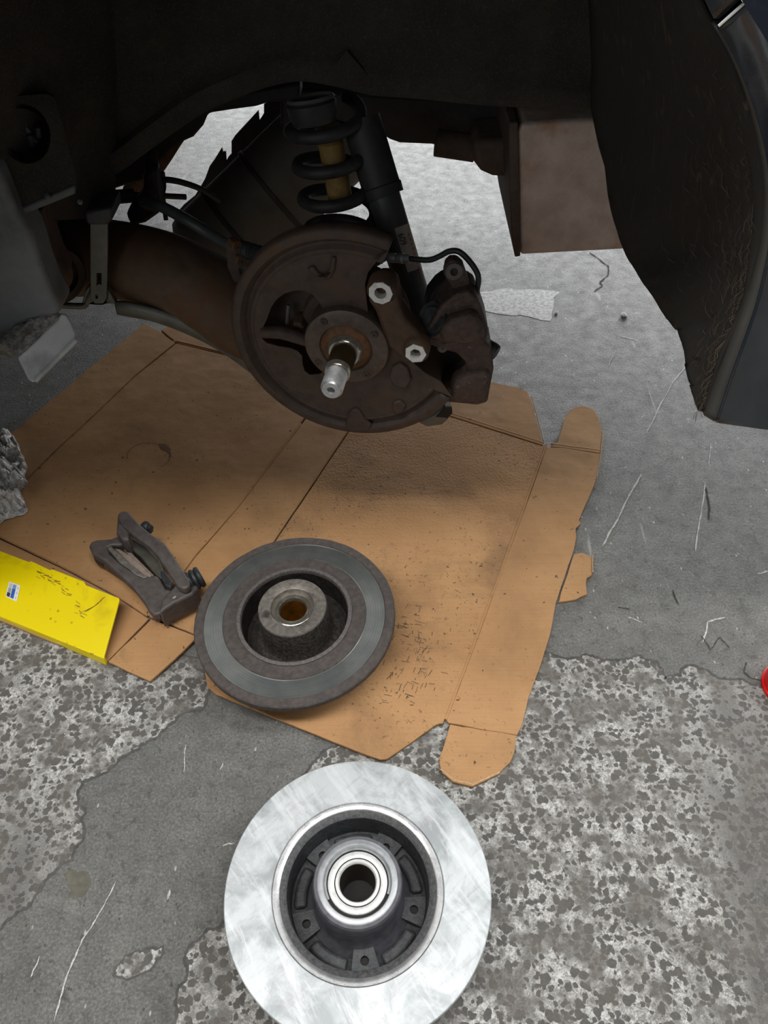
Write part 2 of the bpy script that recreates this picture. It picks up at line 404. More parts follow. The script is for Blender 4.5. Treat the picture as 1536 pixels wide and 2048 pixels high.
c = t.mix(t.ramp(n1.outputs[0], [(.35, 0), (.6, 1)]), (.32, .315, .31), (.80, .79, .77))
t.out(c, .35, .2, t.bump(n1.outputs[0], .8, .006, t.bump(v.outputs['Distance'], .5, .004)))
NT('red_plastic').out((.75, .002, .004), .35)

# ================================================================== FLOOR
fl = obj('floor', MB().grid([[Vector((x, y, 0)) for x in (-6, -2, 2, 6)] for y in (-4, 0, 4, 8)]), 'floor_paint', kind='structure', label='grey painted concrete workshop floor, worn and cracked')
fl.location = (0, 0, 0)
for v in fl.data.vertices: v.co += Vector((0, 2, 0))
def flat(name, pts, z, m, parent=fl, **kw):
    return obj(name, MB().add([Vector((p.x, p.y, z)) for p in pts], [list(range(len(pts)))]), m, parent, smooth=False, fix=False, **kw)
def ribbon(name, pts, w, z, m, parent=fl):
    vs = []; fs = []
    for i, p in enumerate(pts):
        a = pts[max(i - 1, 0)]; b = pts[min(i + 1, len(pts) - 1)]; d = (b - a); nn = Vector((-d.y, d.x, 0)).normalized()
        ww = w * random.uniform(.35, 1.0) * (.25 if i in (0, len(pts) - 1) else 1)
        vs += [Vector((p.x, p.y, z)) + nn * ww / 2, Vector((p.x, p.y, z)) - nn * ww / 2]
    for i in range(len(pts) - 1): fs.append([2 * i, 2 * i + 1, 2 * i + 3, 2 * i + 2])
    return obj(name, MB().add(vs, fs), m, parent, smooth=False, fix=False)
def gp(l, z=0): return [G(x, y, z) for x, y in l]
left_patch = [(-420, 1150), (420, 1320), (418, 1385), (402, 1420), (345, 1445), (320, 1468), (275, 1500), (215, 1545), (165, 1565), (170, 1620), (166, 1680), (145, 1720), (105, 1748), (70, 1792), (30, 1832), (0, 1860), (-420, 2010)]
right_patch = [(452, 1838), (400, 1878), (372, 1905), (373, 1955), (352, 2010), (325, 2110), (330, 2700), (2400, 2700), (2400, 1372), (1700, 1366), (1536, 1361), (1490, 1362), (1440, 1357), (1420, 1345), (1378, 1331), (1362, 1350), (1330, 1358), (1312, 1322), (1255, 1318), (1180, 1312), (1150, 1316), (1060, 1300), (900, 1400), (690, 1480), (640, 1512), (600, 1560)]
jl = jag(gp(left_patch), .006, 5); jr = jag(gp(right_patch), .006, 5)
flat('exposed_concrete', jl, .0005, 'bare_concrete'); flat('exposed_concrete', jr, .0005, 'bare_concrete')
for lp in (jl, jr): ribbon('paint_edge', lp + [lp[0]], .0045, .0008, 'paint_chip_edge')
chip = jag(gp([(225, 1952), (248, 1915), (270, 1903), (300, 1896), (326, 1893), (322, 1915), (290, 1945), (250, 1958)]), .003, 3)
flat('exposed_concrete', chip, .0005, 'bare_concrete'); ribbon('paint_edge', chip + [chip[0]], .003, .0008, 'paint_chip_edge')
flat('exposed_concrete', jag(gp([(955, 583), (1010, 577), (1118, 584), (1108, 600), (1100, 642), (1040, 630), (965, 622)]), .006, 3), .0005, 'white_floor_paint')
flat('oil_stain', jag(gp([(128, 1752), (145, 1738), (168, 1742), (182, 1760), (176, 1780), (165, 1795), (150, 1800), (137, 1795), (135, 1772)]), .003, 3), .0006, 'oil_stain')
for l, w in (([(232, 1762), (200, 1825), (165, 1880), (135, 1950), (108, 2045)], .0022), ([(80, 1912), (62, 1955)], .002), ([(340, 1780), (335, 1800)], .003), ([(372, 1490), (368, 1545)], .0015),
             ([(1205, 1092), (1235, 1040), (1262, 985), (1283, 948)], .0035), ([(1292, 868), (1320, 810), (1345, 765), (1372, 733)], .003), ([(1390, 1105), (1402, 1030), (1410, 965)], .0025), ([(1416, 930), (1421, 885)], .002),
             ([(1217, 732), (1232, 700)], .0025), ([(1255, 1235), (1285, 1245)], .0022), ([(1405, 1285), (1415, 1245), (1450, 1235)], .003), ([(1515, 1148), (1536, 1142)], .003), ([(440, 1540), (446, 1526)], .0025), ([(445, 1692), (470, 1686)], .0022),
             ([(1238, 672), (1262, 678), (1276, 682)], .003)):
    ribbon('scratch', jag(gp(l), .0012, 3, False), w, .0009, 'scratch_white')
for l, w in (([(1178, 505), (1200, 520), (1216, 532), (1216, 552), (1200, 565), (1205, 572), (1188, 585)], .004), ([(1412, 975), (1416, 1000), (1418, 1040)], .004), ([(1493, 1325), (1488, 1345), (1505, 1358), (1540, 1362)], .003),
             ([(1400, 1270), (1420, 1300), (1440, 1275), (1460, 1300)], .002), ([(1235, 1215), (1260, 1220)], .003), ([(1345, 1180), (1358, 1212)], .003)):
    ribbon('crack', jag(gp(l), .0015, 3, False), w, .0009, 'crack_dark')
# loose grit
for x, y, s in ((1247, 633, .008), (1112, 628, .004)):
    p = G(x, y); m = MB(); bm = bmesh.new(); bmesh.ops.create_icosphere(bm, subdivisions=1, radius=s)
    for v in bm.verts: v.co = Vector((v.co.x * 1.2, v.co.y, v.co.z * .6)) * random.uniform(.7, 1.1)
    m.add([v.co + p + Vector((0, 0, s * .45)) for v in bm.verts], [[v.index for v in f.verts] for f in bm.faces]); bm.free()
    obj('pebble', m, 'scratch_white', smooth=False, label='pale pebble on the floor below the rusty box' if s > .005 else 'tiny pale chip of grit near the white floor patch', cat='pebble')

# ================================================================== CAR BODY
car = empty('car', (0.0, 1.0, 0.0), label='dark blue car jacked up with its rear wheel removed', cat='car')
# --- wheel well inner wall
edge = [(-120, 470), (60, 450), (130, 425), (165, 395), (200, 368), (240, 346), (300, 302), (350, 266), (400, 233), (450, 210), (500, 190), (560, 172), (610, 168), (680, 180), (740, 195), (800, 200), (860, 205), (950, 214), (1040, 220), (1120, 227), (1195, 234), (1260, 240)]
WY = .945
eb = [Q(x, y, WY) for x, y in edge]
eb = smooth_path(eb, 4)
rows = []
for k, (dz, dy) in enumerate(((0, .05), (0, .012), (.004, 0), (.012, -.004), (.026, -.005), (.031, .004), (.05, .006), (.08, .004), (.12, .0), (.16, -.004), (.21, -.004), (.3, -.004))):
    row = []
    for p in eb:
        z = p.z + dz if k < 11 else .86
        z = min(z, .86)
        bul = .012 * noise.noise(Vector((p.x * 5, z * 6, 3.1)))
        q = Vector((p.x, p.y + dy + (bul if k > 4 else 0), z))
        # pressed arch-shaped bulge at the rear end
        if k >= 3:
            u = (p.x - .315) / .055; w = (z - eb[-8].z) / .085
            if abs(u) < 1 and 0 <= w < math.sqrt(max(0, 1 - u * u)): q.y -= .012
        row.append(q)
    rows.append(row)
obj('wheel_arch_inner_wall', MB().grid(rows), 'felt', car, solid=.003, angle=60)
obj('arch_reinforcement', MB().prism([Q(x, y, .938) for x, y in ((645, 158), (693, 100), (745, 160), (740, 178), (690, 172), (650, 168))], (0, .004, 0)), 'felt', car, bevel=.001)
# --- rear part of the felt liner, from the inner wall to the bumper edge
Le = [(1150, -160, .94), (1175, 0, .94), (1186, 110, .94), (1190, 235, .935), (1228, 420, .86), (1256, 512, .82), (1292, 566, .77), (1330, 632, .72), (1357, 662, .69), (1372, 735, .64), (1385, 775, .61), (1398, 815, .585)]
Re = [(1300, -160, .60), (1378, -40, .60), (1414, 30, .60), (1464, 120, .60), (1508, 250, .60), (1527, 370, .598), (1522, 470, .594), (1506, 545, .59), (1488, 605, .586), (1460, 680, .58), (1435, 745, .577), (1408, 822, .572)]
A = smooth_path([Q(*p) for p in Le], 6); B = smooth_path([Q(*p) for p in Re], 6)
rows = []
for i, (a, b) in enumerate(zip(A, B)):
    ja = a + Vector((0, random.uniform(-.006, .006) if i > 18 else 0, 0))
    row = []
    for k in range(13):
        u = k / 12; p = ja.lerp(b, u)
        p += Vector((.018 * math.sin(u * math.pi), .0, .0)) * min(1, (a - b).length * 4)
        p += Vector((1, 0, 0)) * .004 * noise.noise(p * 22)
        row.append(p)
    rows.append(row)
obj('wheel_arch_liner', MB().grid(rows), 'felt_hairy', car, solid=.004, angle=60)
m = MB(); random.seed(3)
for k in range(300):
    i = int(len(rows) * random.uniform(.28, .97)); j = min(12, int(12 * (1 - abs(random.gauss(0, .28)))))
    if j < 2 or i >= len(rows) - 2: continue
    p = rows[i][j] + (rows[i + 1][j] - rows[i][j]) * random.random() + Vector((-.003, -.002, 0))
    d = (rows[min(i + 4, len(rows) - 1)][j] - rows[i][j]).normalized()
    d = (d + Vector((random.gauss(0, .22), random.gauss(0, .22), random.gauss(0, .1)))).normalized()
    L_ = random.uniform(.005, .022); q = p + d * L_ * .5 + Vector((-.0035, random.uniform(-.003, .001), 0)); e = p + d * L_
    m.tube([p, q, e], random.uniform(.00015, .0003), 3, False)
obj('liner_fibres', m, 'fibre', car, fix=False, kind='stuff')
# --- bumper skin with folded lip
rows = []; lipr = []
nb_ = len(B); i0 = 13
for i in range(i0, nb_):
    b = B[i]; t_ = (i - i0) / (nb_ - 1 - i0)
    w = .0015 + .006 * t_ ** 1.5
    lip = [b + Vector((.001, .006, 0)), b + Vector((.001, -.003 - .002 * t_, 0)), b + Vector((.001 + w, -.006 - .006 * t_, -.001))]
    lipr.append(lip)
    o = lip[-1]; row = []
    slope = .10 * (1 - t_) ** 2
    for k in range(11):
        u = k / 10; x = u * .42
        row.append(o + Vector((x, -.022 * math.sin(min(1, u * 3) * math.pi / 2) + .05 * u * u, (slope * min(1, u * 4) + .10 * u * (1 - t_)) if k else 0)))
    rows.append(row)
last = rows[-1]
rows.append([p + Vector((.004, .012, -.010)) for p in last]); rows.append([p + Vector((.004, .05, -.008)) for p in last])
bump_o = obj('bumper', MB().grid(rows), 'blue_paint', car, angle=50, solid=.003, label='dark blue painted rear bumper corner')
lipr.append([p + Vector((.004, .010, -.009)) for p in lipr[-1]])
obj('bumper_lip', MB().grid(lipr), 'lip_plastic', bump_o, angle=60, solid=.002)
# grey lower apron of the bumper
ap = []
for i in range(len(rows) - 33, len(rows) - 1):
    r0 = rows[i]; ap.append([p + Vector((.0012 if k == 0 else 0, -.0028, 0)) for k, p in enumerate(r0)])
obj('bumper_apron', MB().grid(ap), 'bumper_grey', bump_o, angle=50, solid=.002)
# --- quarter panel above the bumper seam
qr = []
top = rows[0]
slope = .10
for i in range(0, i0 + 1):
    b = B[i] + Vector((.0025, -.006, .004 if i == i0 else 0)); row = []
    for k in range(11):
        u = k / 10; x = u * .42
        row.append(b + Vector((x, -.022 * math.sin(min(1, u * 3) * math.pi / 2) + .05 * u * u, (slope * min(1, u * 4) + .10 * u) if k else 0)))
    qr.append(row)
obj('quarter_panel', MB().grid(qr), 'blue_paint', car, angle=50, solid=.003)
obj('seam_edge', MB().tube([p + Vector((0, -.0035, .001)) for p in top], .0011, 6), 'machined_white', bump_o)
# outer side above the arch, roof of the well, front side
yo = .585
arch = [(-.62, .30)]
arch += [(-.055 + .43 * math.cos(a), .46 + .40 * math.sin(a)) for a in [R(170 - k * 10) for k in range(15)]]
m = MB()
outer = [Vector((-3.2, yo, .30)), Vector((-3.2, yo, .95)), Vector((.70, yo, .95)), Vector((.70, yo, .80))] + [Vector((x, yo, z)) for x, z in reversed(arch)]
m.prism(outer, (0, .004, 0)); obj('side_panel', m, 'blue_paint', car)
m = MB(); m.grid([[Vector((-.055 + r_ * math.cos(a) * 1.02, y, .46 + .41 * math.sin(a))) for a in [R(175 - k * 7.5) for k in range(18)]] for r_, y in ((.43, .587), (.43, .75), (.43, .95))])
obj('wheel_arch_roof', m, 'felt', car, solid=.003)
m = MB(); m.box((-3.2, .59, .93), (.68, 2.25, .95)); m.box((-2.9, .70, .95), (.45, 2.1, 1.46))
obj('upper_body', m, 'blue_paint', car, bevel=.03)
m = MB(); m.box((-3.2, .99, .615), (.62, 2.25, .64)); m.box((-3.2, 2.2, .40), (.62, 2.25, .95)); m.box((-3.2, .60, .30), (-.62, .86, .62)); m.box((-3.2, 2.19, .24), (-.45, 2.24, .5)); m.box((-3.2, .86, .32), (-.60, 2.2, .62))  # low front floor pan and far sill boxes added to block door light
obj('underbody', m, 'black_paint', car, bevel=.004)
m = MB(); m.box((.60, .66, .47), (.72, 2.22, .93)); obj('rear_valance', m, 'blue_paint', car, bevel=.02)
# --- front part of the liner with a pressed plate and round recess
rows = []
for py in (-160, -60, 60, 160, 240, 330, 400, 440):
    rows.append([Q(px, py + dy, y) for px, dy, y in ((-420, 60, .64), (-250, 50, .70), (-120, 40, .76), (-40, 30, .80), (40, 10, .845), (110, 0, .885), (170, -4, .92), (230, -10 if py < 300 else -40, .945))])
obj('wheel_arch_front_liner', MB().grid(rows), 'felt', car, solid=.003, angle=60)
pl0 = Q(75, 300, .835); pln = Vector((.30, -.95, .12)).normalized()
def pp(x, y, off=0): return PL(x, y, pl0 + pln * off, pln)
th = [(50 + 51 * math.cos(R(k * 15)) + 6 * math.sin(R(k * 15)), 268 + 60 * math.sin(R(k * 15))) for k in range(24)]
m = MB(); m.prism([pp(x, y) for x, y in ((-60, 215), (-10, 200), (30, 192), (95, 188), (108, 196), (120, 230), (152, 355), (153, 368), (145, 376), (40, 418), (32, 424), (18, 380), (-60, 330))], -pln * .012, [[pp(x, y) for x, y in th]])
plate = obj('pressed_plate', m, 'felt', car, angle=30)
m = MB(); c0 = pp(50, 268); rr_ = (pp(100, 268) - c0).length
m.lathe([(rr_ * 1.0, .0), (rr_ * .97, -.02), (rr_ * .85, -.04), (0.0001, -.045)], frame(c0, pln), 32); obj('recess', m, 'black_paint', plate)
m = MB()
for k in range(7):
    a = pp(20 + 9 * k, 240 + 11 * (k % 3), -.03); b = pp(35 + 7 * k, 290 - 9 * (k % 4), -.02); m.tube([a, (a + b) / 2 + pln * .008, b], .004, 6)
obj('wiring', m, 'rubber', plate)
m = MB(); m.prism([pp(x, y, .002) for x, y in ((35, 418), (150, 370), (152, 388), (110, 405), (40, 433), (33, 432))], -pln * .03)
lower_flange = obj('plate_flange', m, 'grey_plastic', plate, bevel=.003)
for x, y in ((95, 392), (160, 404)):
    obj('clip', MB().lathe([(.0001, .003), (.002, .002), (.003, 0)], frame(pp(x, y, .004), pln), 12), 'grey_plastic', plate)
# --- sill end
m = MB(); sy = Vector((0, .05, 0))
m.prism([Q(x, y, .80) for x, y in ((-260, 330), (-10, 330), (22, 400), (34, 430), (62, 470), (85, 545), (104, 590), (120, 618), (118, 632), (92, 636), (40, 655), (22, 700), (-60, 720), (-260, 760))], sy)
sill = obj('sill_end', m, 'grey_plastic', car, bevel=.008, bseg=3)
m = MB(); m.prism([Q(x, y, .86) for x, y in ((50, 430), (88, 412), (98, 480), (112, 520), (128, 545), (127, 565), (112, 585), (90, 560))], (0, .04, 0)); obj('inner_panel', m, 'flange_rust', car, bevel=.004)
# --- pale bent bracket at the sill's lower end
brk = empty('jacking_bracket', Q(90, 700, .785)); brk.parent = car; brk.location = Q(90, 700, .785) - car.location
b0 = Q(95, 690, .785); bn = Vector((.45, -.80, .40)).normalized()
def bp(x, y): return PL(x, y, b0, bn)
m = MB(); m.prism([bp(x, y) for x, y in ((52, 700), (60, 692), (116, 640), (120, 626), (134, 629), (142, 642), (153, 668), (150, 686), (72, 764), (64, 766), (56, 758), (36, 718), (40, 708))], -bn * .006)
o = obj('plate', m, 'light_bracket', brk, bevel=.0025)
m = MB(); m.tube([bp(151, 680) + bn * .001, bp(110, 722) + bn * .001, bp(70, 762) + bn * .001], .0032, 8); obj('folded_edge', m, 'light_bracket', brk)
m = MB(); rr2 = []
for v_ in range(9):
    row = []
    for u_ in range(9):
        u = u_ / 8; w = v_ / 8
        a = Vector(bp(40, 712)).lerp(bp(120, 630), u); bk = Q(-30, 690, .80).lerp(Q(100, 630, .81), u)
        p = a.lerp(bk, w) + Vector((0, 0, .010 * math.sin(w * math.pi) + .007 * noise.noise(Vector((u * 6, w * 6, 2)))))
        row.append(p)
    rr2.append(row)
obj('dirt_crust', MB().grid(rr2), 'crusty_dirt', brk, solid=.004)
m = MB(); m.prism([Q(x, y, .83) for x, y in ((-120, 670), (10, 690), (40, 712), (24, 716), (0, 712), (-120, 700))], (0, .03, 0)); obj('seam_flange', m, 'crusty_dirt', brk, bevel=.002)

# ================================================================== UNDERBODY PARTS
def qprism(name, pts, y, th, m, parent=None, bevel=.003, holes=None, **kw):
    mb = MB(); mb.prism([Q(x, py, y) for x, py in pts], (0, th, 0), [[Q(x, py, y) for x, py in h] for h in holes] if holes else None)
    return obj(name, mb, m, parent, bevel=bevel if not holes else 0, **kw)
qprism('frame_rail', ((120, 380), (240, 338), (330, 262), (420, 195), (600, 165), (600, 205), (540, 205), (528, 209), (512, 214), (460, 221), (416, 228), (406, 252), (386, 275), (368, 283), (345, 300), (325, 322), (308, 338), (295, 345), (287, 362), (250, 372), (203, 387), (196, 400), (150, 420)), 1.10, .05, 'black_paint', car, bevel=.004)
qprism('rear_crossmember', ((560, 175), (700, 185), (1210, 215), (1210, 300), (1020, 302), (946, 318), (905, 316), (886, 306), (872, 291), (800, 288), (780, 281), (755, 265), (730, 262), (560, 260)), 1.22, .06, 'black_paint', car, bevel=.006)
# fuel tank with seam
tank = empty('fuel_tank', Q(500, 420, 1.27), label='dark grey rounded tank with strap lines behind the coil spring', cat='tank')
ax0 = Q(402, 525, 1.20); ax1 = Q(690, 250, 1.30); axd = (ax1 - ax0)
Mx = frame(ax0, axd); L = axd.length; tr = .078
prof = [(.001, 0), (tr * .8, 0), (tr * .95, .01), (tr, .025), (tr, L - .02), (tr * .9, L), (.001, L)]
obj('shell', MB().lathe(prof, Mx, 48), 'tank_grey', tank)
for f in (.26, .52):
    obj('strap', MB().lathe([(tr, L * f - .004), (tr + .0028, L * f - .003), (tr + .0028, L * f + .003), (tr, L * f + .004)], Mx, 48), 'black_paint', tank)
qprism('heat_shield', ((528, 209), (560, 195), (640, 215), (650, 300), (560, 480), (520, 540), (420, 505), (345, 452), (352, 428), (368, 410), (390, 392), (402, 372), (410, 358), (419, 333), (428, 321), (444, 295), (446, 304), (452, 304), (453, 321), (457, 314), (463, 308), (463, 283), (470, 272), (495, 245), (517, 221), (519, 241), (528, 227)), 1.42, .004, 'black_paint', car, bevel=0)
# rusty pipe
obj('exhaust_pipe', MB().tube(smooth_path([Q(372, 240, 1.30), Q(345, 278, 1.30), Q(325, 310, 1.30), Q(300, 345, 1.31), Q(262, 385, 1.33)], 5), .0155, 16), 'orange_rust', label='rust-brown exhaust pipe under the wheel arch edge, left of the spring', cat='pipe')
# rusty silencer box at the right
mf = empty('exhaust_silencer', Q(1150, 505, 1.10), label='rust-brown metal exhaust silencer box hanging beside the wheel arch liner', cat='silencer')
qprism('shell', ((1033, 262), (1045, 246), (1190, 238), (1400, 238), (1400, 492), (1250, 500), (1060, 510), (1040, 511)), 1.05, .22, 'muffler_rust', mf, bevel=.012, bseg=4)
qprism('seam_flange', ((1018, 246), (1036, 244), (1038, 340), (1041, 513), (1030, 515), (1023, 470), (1019, 380)), 1.043, .235, 'flange_rust', mf, bevel=.002)
qprism('inlet_boss', ((946, 284), (1022, 280), (1022, 358), (985, 355), (962, 345), (949, 328)), 1.12, .09, 'flange_rust', mf, bevel=.010, bseg=3)
obj('inlet_pipe', MB().tube([Q(872, 285, 1.17), Q(950, 297, 1.17)], .019, 18), 'flange_rust', mf)

# ================================================================== SPRING, BUMP STOP, DAMPER
spr = empty('coil_spring', Q(690, 500, 1.0), label='black suspension coil spring behind the brake shield', cat='spring')
st_, sb_ = Q(648, 232, 1.03), Q(692, 492, 1.0)
RH, WR = .0470, .0082
fz = Q(652, 421, .955).z; pitch = .0405
def spring_axis(z):
    u = (z - sb_.z) / (st_.z - sb_.z); return sb_.lerp(st_, u)
path = []
for k in range(-130, 200):
    th_ = R(k * 6 - 90); z = fz + pitch * (k * 6) / 360
    if z < sb_.z - .01 or z > st_.z + .01: continue
    c_ = spring_axis(z); path.append(Vector((c_.x + RH * math.cos(th_), c_.y + RH * math.sin(th_), z)))
obj('coil', MB().tube(path, WR, 14), 'black_paint', spr)
obj('upper_seat', MB().lathe([(.01, -.02), (.026, -.018), (.030, -.006), (.031, .004), (.027, .008), (.01, .008)], frame(Q(624, 214, 1.0), st_ - sb_), 40), 'black_paint', spr)
obj('upper_seat_rim', MB().lathe([(.027, .006), (.030, .008), (.028, .011), (.025, .008)], frame(Q(624, 213, 1.0), st_ - sb_), 40, closed=True), 'strap_steel', spr)
obj('lower_seat', MB().lathe([(.001, .0), (.06, .0), (.066, .01), (.062, -.008), (.001, -.01)], frame(sb_ + Vector((0, 0, -.012)), st_ - sb_), 40), 'arm_rust', spr)
b0_, b1_ = Q(682, 404, 1.01), Q(655, 250, 1.02); Lb = (b1_ - b0_).length
prof = [(.001, 0), (.0145, 0)] + [(.0165 + (.0 if f not in (.47, .52, .82, .88) else -.004), Lb * f) for f in (.03, .2, .42, .47, .52, .56, .78, .82, .85, .88, .92, 1)] + [(.001, Lb)]
obj('bump_stop', MB().lathe(prof, frame(b0_, b1_ - b0_), 24), 'yellow_foam', label='dirty yellow foam bump stop inside the coil spring', cat='bump stop')
dmp = empty('shock_absorber', Q(850, 610, .93), label='black shock absorber tube with a paper label beside the coil spring', cat='shock absorber')
s0, s1 = Q(838, 625, .93), Q(722, 240, 1.03); sd = s1 - s0; Ls = sd.length; Ms = frame(s0, sd)
zs = Q(772, 392, .99); fs_ = (zs - s0).length / Ls
TR = .0215
obj('lower_tube', MB().lathe([(.001, -.01), (TR * .9, -.01), (TR, 0), (TR, Ls * .85), (.001, Ls * .85)], Ms, 32), 'tube_grey', dmp)
obj('dust_cover', MB().lathe([(TR, Ls * fs_), (.0268, Ls * fs_), (.0272, Ls * fs_ + .012), (.0255, Ls * fs_ + .014), (.025, Ls), (.001, Ls)], Ms, 32), 'black_paint', dmp)
obj('lower_eye', MB().lathe([(.009, -.016), (.02, -.016), (.021, 0), (.02, .016), (.009, .016)], frame(s0 + Vector((.003, 0, -.02)), (0, 1, 0)), 24, closed=True), 'black_paint', dmp)
# label wrapped round the tube (axial along the tube, angle round it)
Mi = Ms.inverted()
def wrap(u, v, off):                                # u along axis (m from s0), v arc length
    a = LA + v / TR; return Ms @ Vector(((TR + off) * math.cos(a), (TR + off) * math.sin(a), u))
pc = Mi @ Q(806, 498, .96); camL = Mi @ CAM
LA = math.atan2(camL.y, camL.x)
side = 1 if (Ms @ Vector((TR * math.cos(LA + .5), TR * math.sin(LA + .5), .1))).x > (Ms @ Vector((TR * math.cos(LA), TR * math.sin(LA), .1))).x else -1
u_top = (Q(786, 458, .955) - s0).dot(sd.normalized()); u_bot = (Q(828, 540, .94) - s0).dot(sd.normalized())
rows = [[wrap(u_top + (u_bot - u_top) * i / 6, side * (.001 + .026 * j / 8), .0004) for j in range(9)] for i in range(7)]
lab = obj('paper_label', MB().grid(rows), 'label_paper', dmp, fix=False, smooth=False)
vs, fs = text_mesh('609', .013)
m = MB(); m.add([wrap(u_top - .016 - v.x * .8, side * (.0065 + v.y), .0008) for v in vs], fs); obj('label_number', m, 'print_black', lab, fix=False, smooth=False)
m = MB()
for k in range(11):
    u = u_top - .012 - k * .0062; h_ = .0045
    for a_, b_ in ((0, .0012), (.0022, .0034)):
        m.add([wrap(u - a_, side * .0165, .0008), wrap(u - b_, side * .0165, .0008), wrap(u - b_, side * (.0165 + h_), .0008), wrap(u - a_, side * (.0165 + h_ * (.6 + .4 * (k % 2))), .0008)], [[0, 1, 2, 3]])
obj('label_print', m, 'print_red', lab, fix=False, smooth=False)

# ================================================================== REAR AXLE, BRAKE SHIELD, STUB AXLE
Dn = Vector((-math.sin(R(10)), -math.cos(R(10)), 0))         # outward axle direction
cr = ray(697, 682); C0 = CAM + cr * .945                     # hub centre on the shield plane
axle = empty('rear_axle', (C0.x, C0.y, C0.z - .15), label='rusty brown rear axle arm with brake shield and bare stub axle', cat='axle')
Mh = frame(C0, Dn)
def S(px, py, off=0): return PL(px, py, C0 + Dn * off, Dn)
Mhi = Mh.inverted()
def ang(px, py):
    p = Mhi @ S(px, py); return math.atan2(p.y, p.x)
RS = .147
xs = 1 if (Mh @ Vector((1, 0, 0)) - C0).x > 0 else -1
# angle runs from the upper right tip over the top, left side and bottom to the lower right end
a_tip, a_end = ang(778, 498), ang(905, 795)
if xs > 0:
    a0_, a1_ = a_tip, a_end + 2 * math.pi
else:
    a0_, a1_ = a_end - 2 * math.pi, a_tip
    if a1_ - a0_ > 2 * math.pi: a0_ += 2 * math.pi
while a1_ - a0_ > 2 * math.pi: a1_ -= 2 * math.pi
a_ri = ang(738, 486)
if xs < 0: a_ri += 2 * math.pi * round((a1_ - a_ri) / (2 * math.pi))
else: a_ri += 2 * math.pi * round((a0_ - a_ri) / (2 * math.pi))
ra0, ra1 = a0_, a1_
m = MB(); m.lathe([(RS - .004, -.016), (RS, -.012), (RS, .001), (RS - .004, .0045), (RS - .011, .004), (RS - .0145, -.001), (RS - .018, -.004), (RS - .0215, -.003), (RS - .024, .002), (RS - .029, .004)], Mh, 96, ra0, ra1)
sh = obj('brake_shield', MB(), 'shield_rust', axle)
bpy.data.objects.remove(sh)
shield = empty('brake_shield', (0, 0, 0)); shield.parent = axle
obj('rim', m, 'shield_rust', shield, solid=.0016, angle=50)
def rim_r(a):
    over = (ra0 - a) if xs > 0 else (a - ra1)
    span = (ra0 - a0_) if xs > 0 else (a1_ - ra1)
    return RS - .0285 if over <= 0 else RS - .002 - .0 * span
arc = []
for k in range(81):
    a = a0_ + (a1_ - a0_) * k / 80
    arc.append(Mh @ Vector((rim_r(a) * math.cos(a), rim_r(a) * math.sin(a), .004)))
pA, pB = [S(x, y, .004) for x, y in ((905, 795), (882, 764), (850, 746), (822, 722), (795, 700), (745, 680))], [S(x, y, .004) for x, y in ((738, 640), (733, 600), (730, 568), (736, 545), (752, 524), (778, 500))]
tip_first = (arc[0] - S(778, 498)).length < (arc[-1] - S(778, 498)).length
poly = arc + (pA + pB if tip_first else list(reversed(pB)) + list(reversed(pA)))
hole = [S(x, y, .004) for x, y in ((522, 663), (533, 640), (543, 613), (555, 597), (569, 587), (590, 581), (609, 581), (626, 590), (638, 603), (648, 623), (668, 650), (668, 700), (650, 742), (640, 748), (619, 750), (609, 742), (605, 729), (604, 712), (595, 702), (580, 696), (559, 693), (533, 686), (524, 677))]
m = MB(); m.prism(poly, -Dn * .0018, [hole]); obj('face', m, 'shield_rust', shield, angle=20)
def boss(pts, h=.004, name='pressed_rib', mt='shield_rust', bev=.0028, off=.004, par=shield):
    m = MB(); m.prism([S(x, y, off + h) for x, y in pts], -Dn * (h + .002)); return obj(name, m, mt, par, bevel=bev, bseg=3)
boss([(612, 540), (625, 532), (638, 548), (650, 552), (658, 540), (662, 515), (672, 515), (668, 545), (660, 560), (645, 563), (630, 556)])
boss([(690, 855), (696, 828), (706, 818), (718, 820), (728, 838), (742, 850), (738, 862), (705, 866)])
boss([(782, 818), (786, 805), (800, 802), (812, 812), (806, 825), (792, 830)])
boss([(778, 755), (785, 735), (800, 728), (815, 738), (822, 760), (812, 778), (788, 775)], .006)
# parts seen through the shield opening
m = MB(); m.tube([S(526, 664, .002), S(560, 664, .004), S(590, 672, .004), S(625, 684, .0)], [.0075, .0085, .0085, .008], 14); obj('shield_stay', m, 'shield_rust', axle)
m = MB(); m.lathe([(.001, .012), (.007, .012), (.009, .009), (.009, -.01)], frame(S(600, 645, -.02), Dn), 6); obj('bolt', m, 'arm_rust', axle, bevel=.001)
m = MB(); m.tube([S(577, 610, -.02), S(574, 648, -.015)], .0025, 8); obj('clip_rod', m, 'strap_steel', axle)
m = MB(); m.lathe([(.001, -.02), (.062, -.02), (.066, -.03), (.066, -.075), (.001, -.08)], Mh, 40); obj('knuckle', m, 'flange_rust', axle, bevel=.003)
m = MB(); m.prism([S(x, y, -.035) for x, y in ((500, 640), (530, 575), (590, 545), (660, 560), (760, 600), (800, 690), (770, 770), (690, 800), (610, 800), (540, 740))], -Dn * .04); obj('arm_end', m, 'flange_rust', axle, bevel=.008)
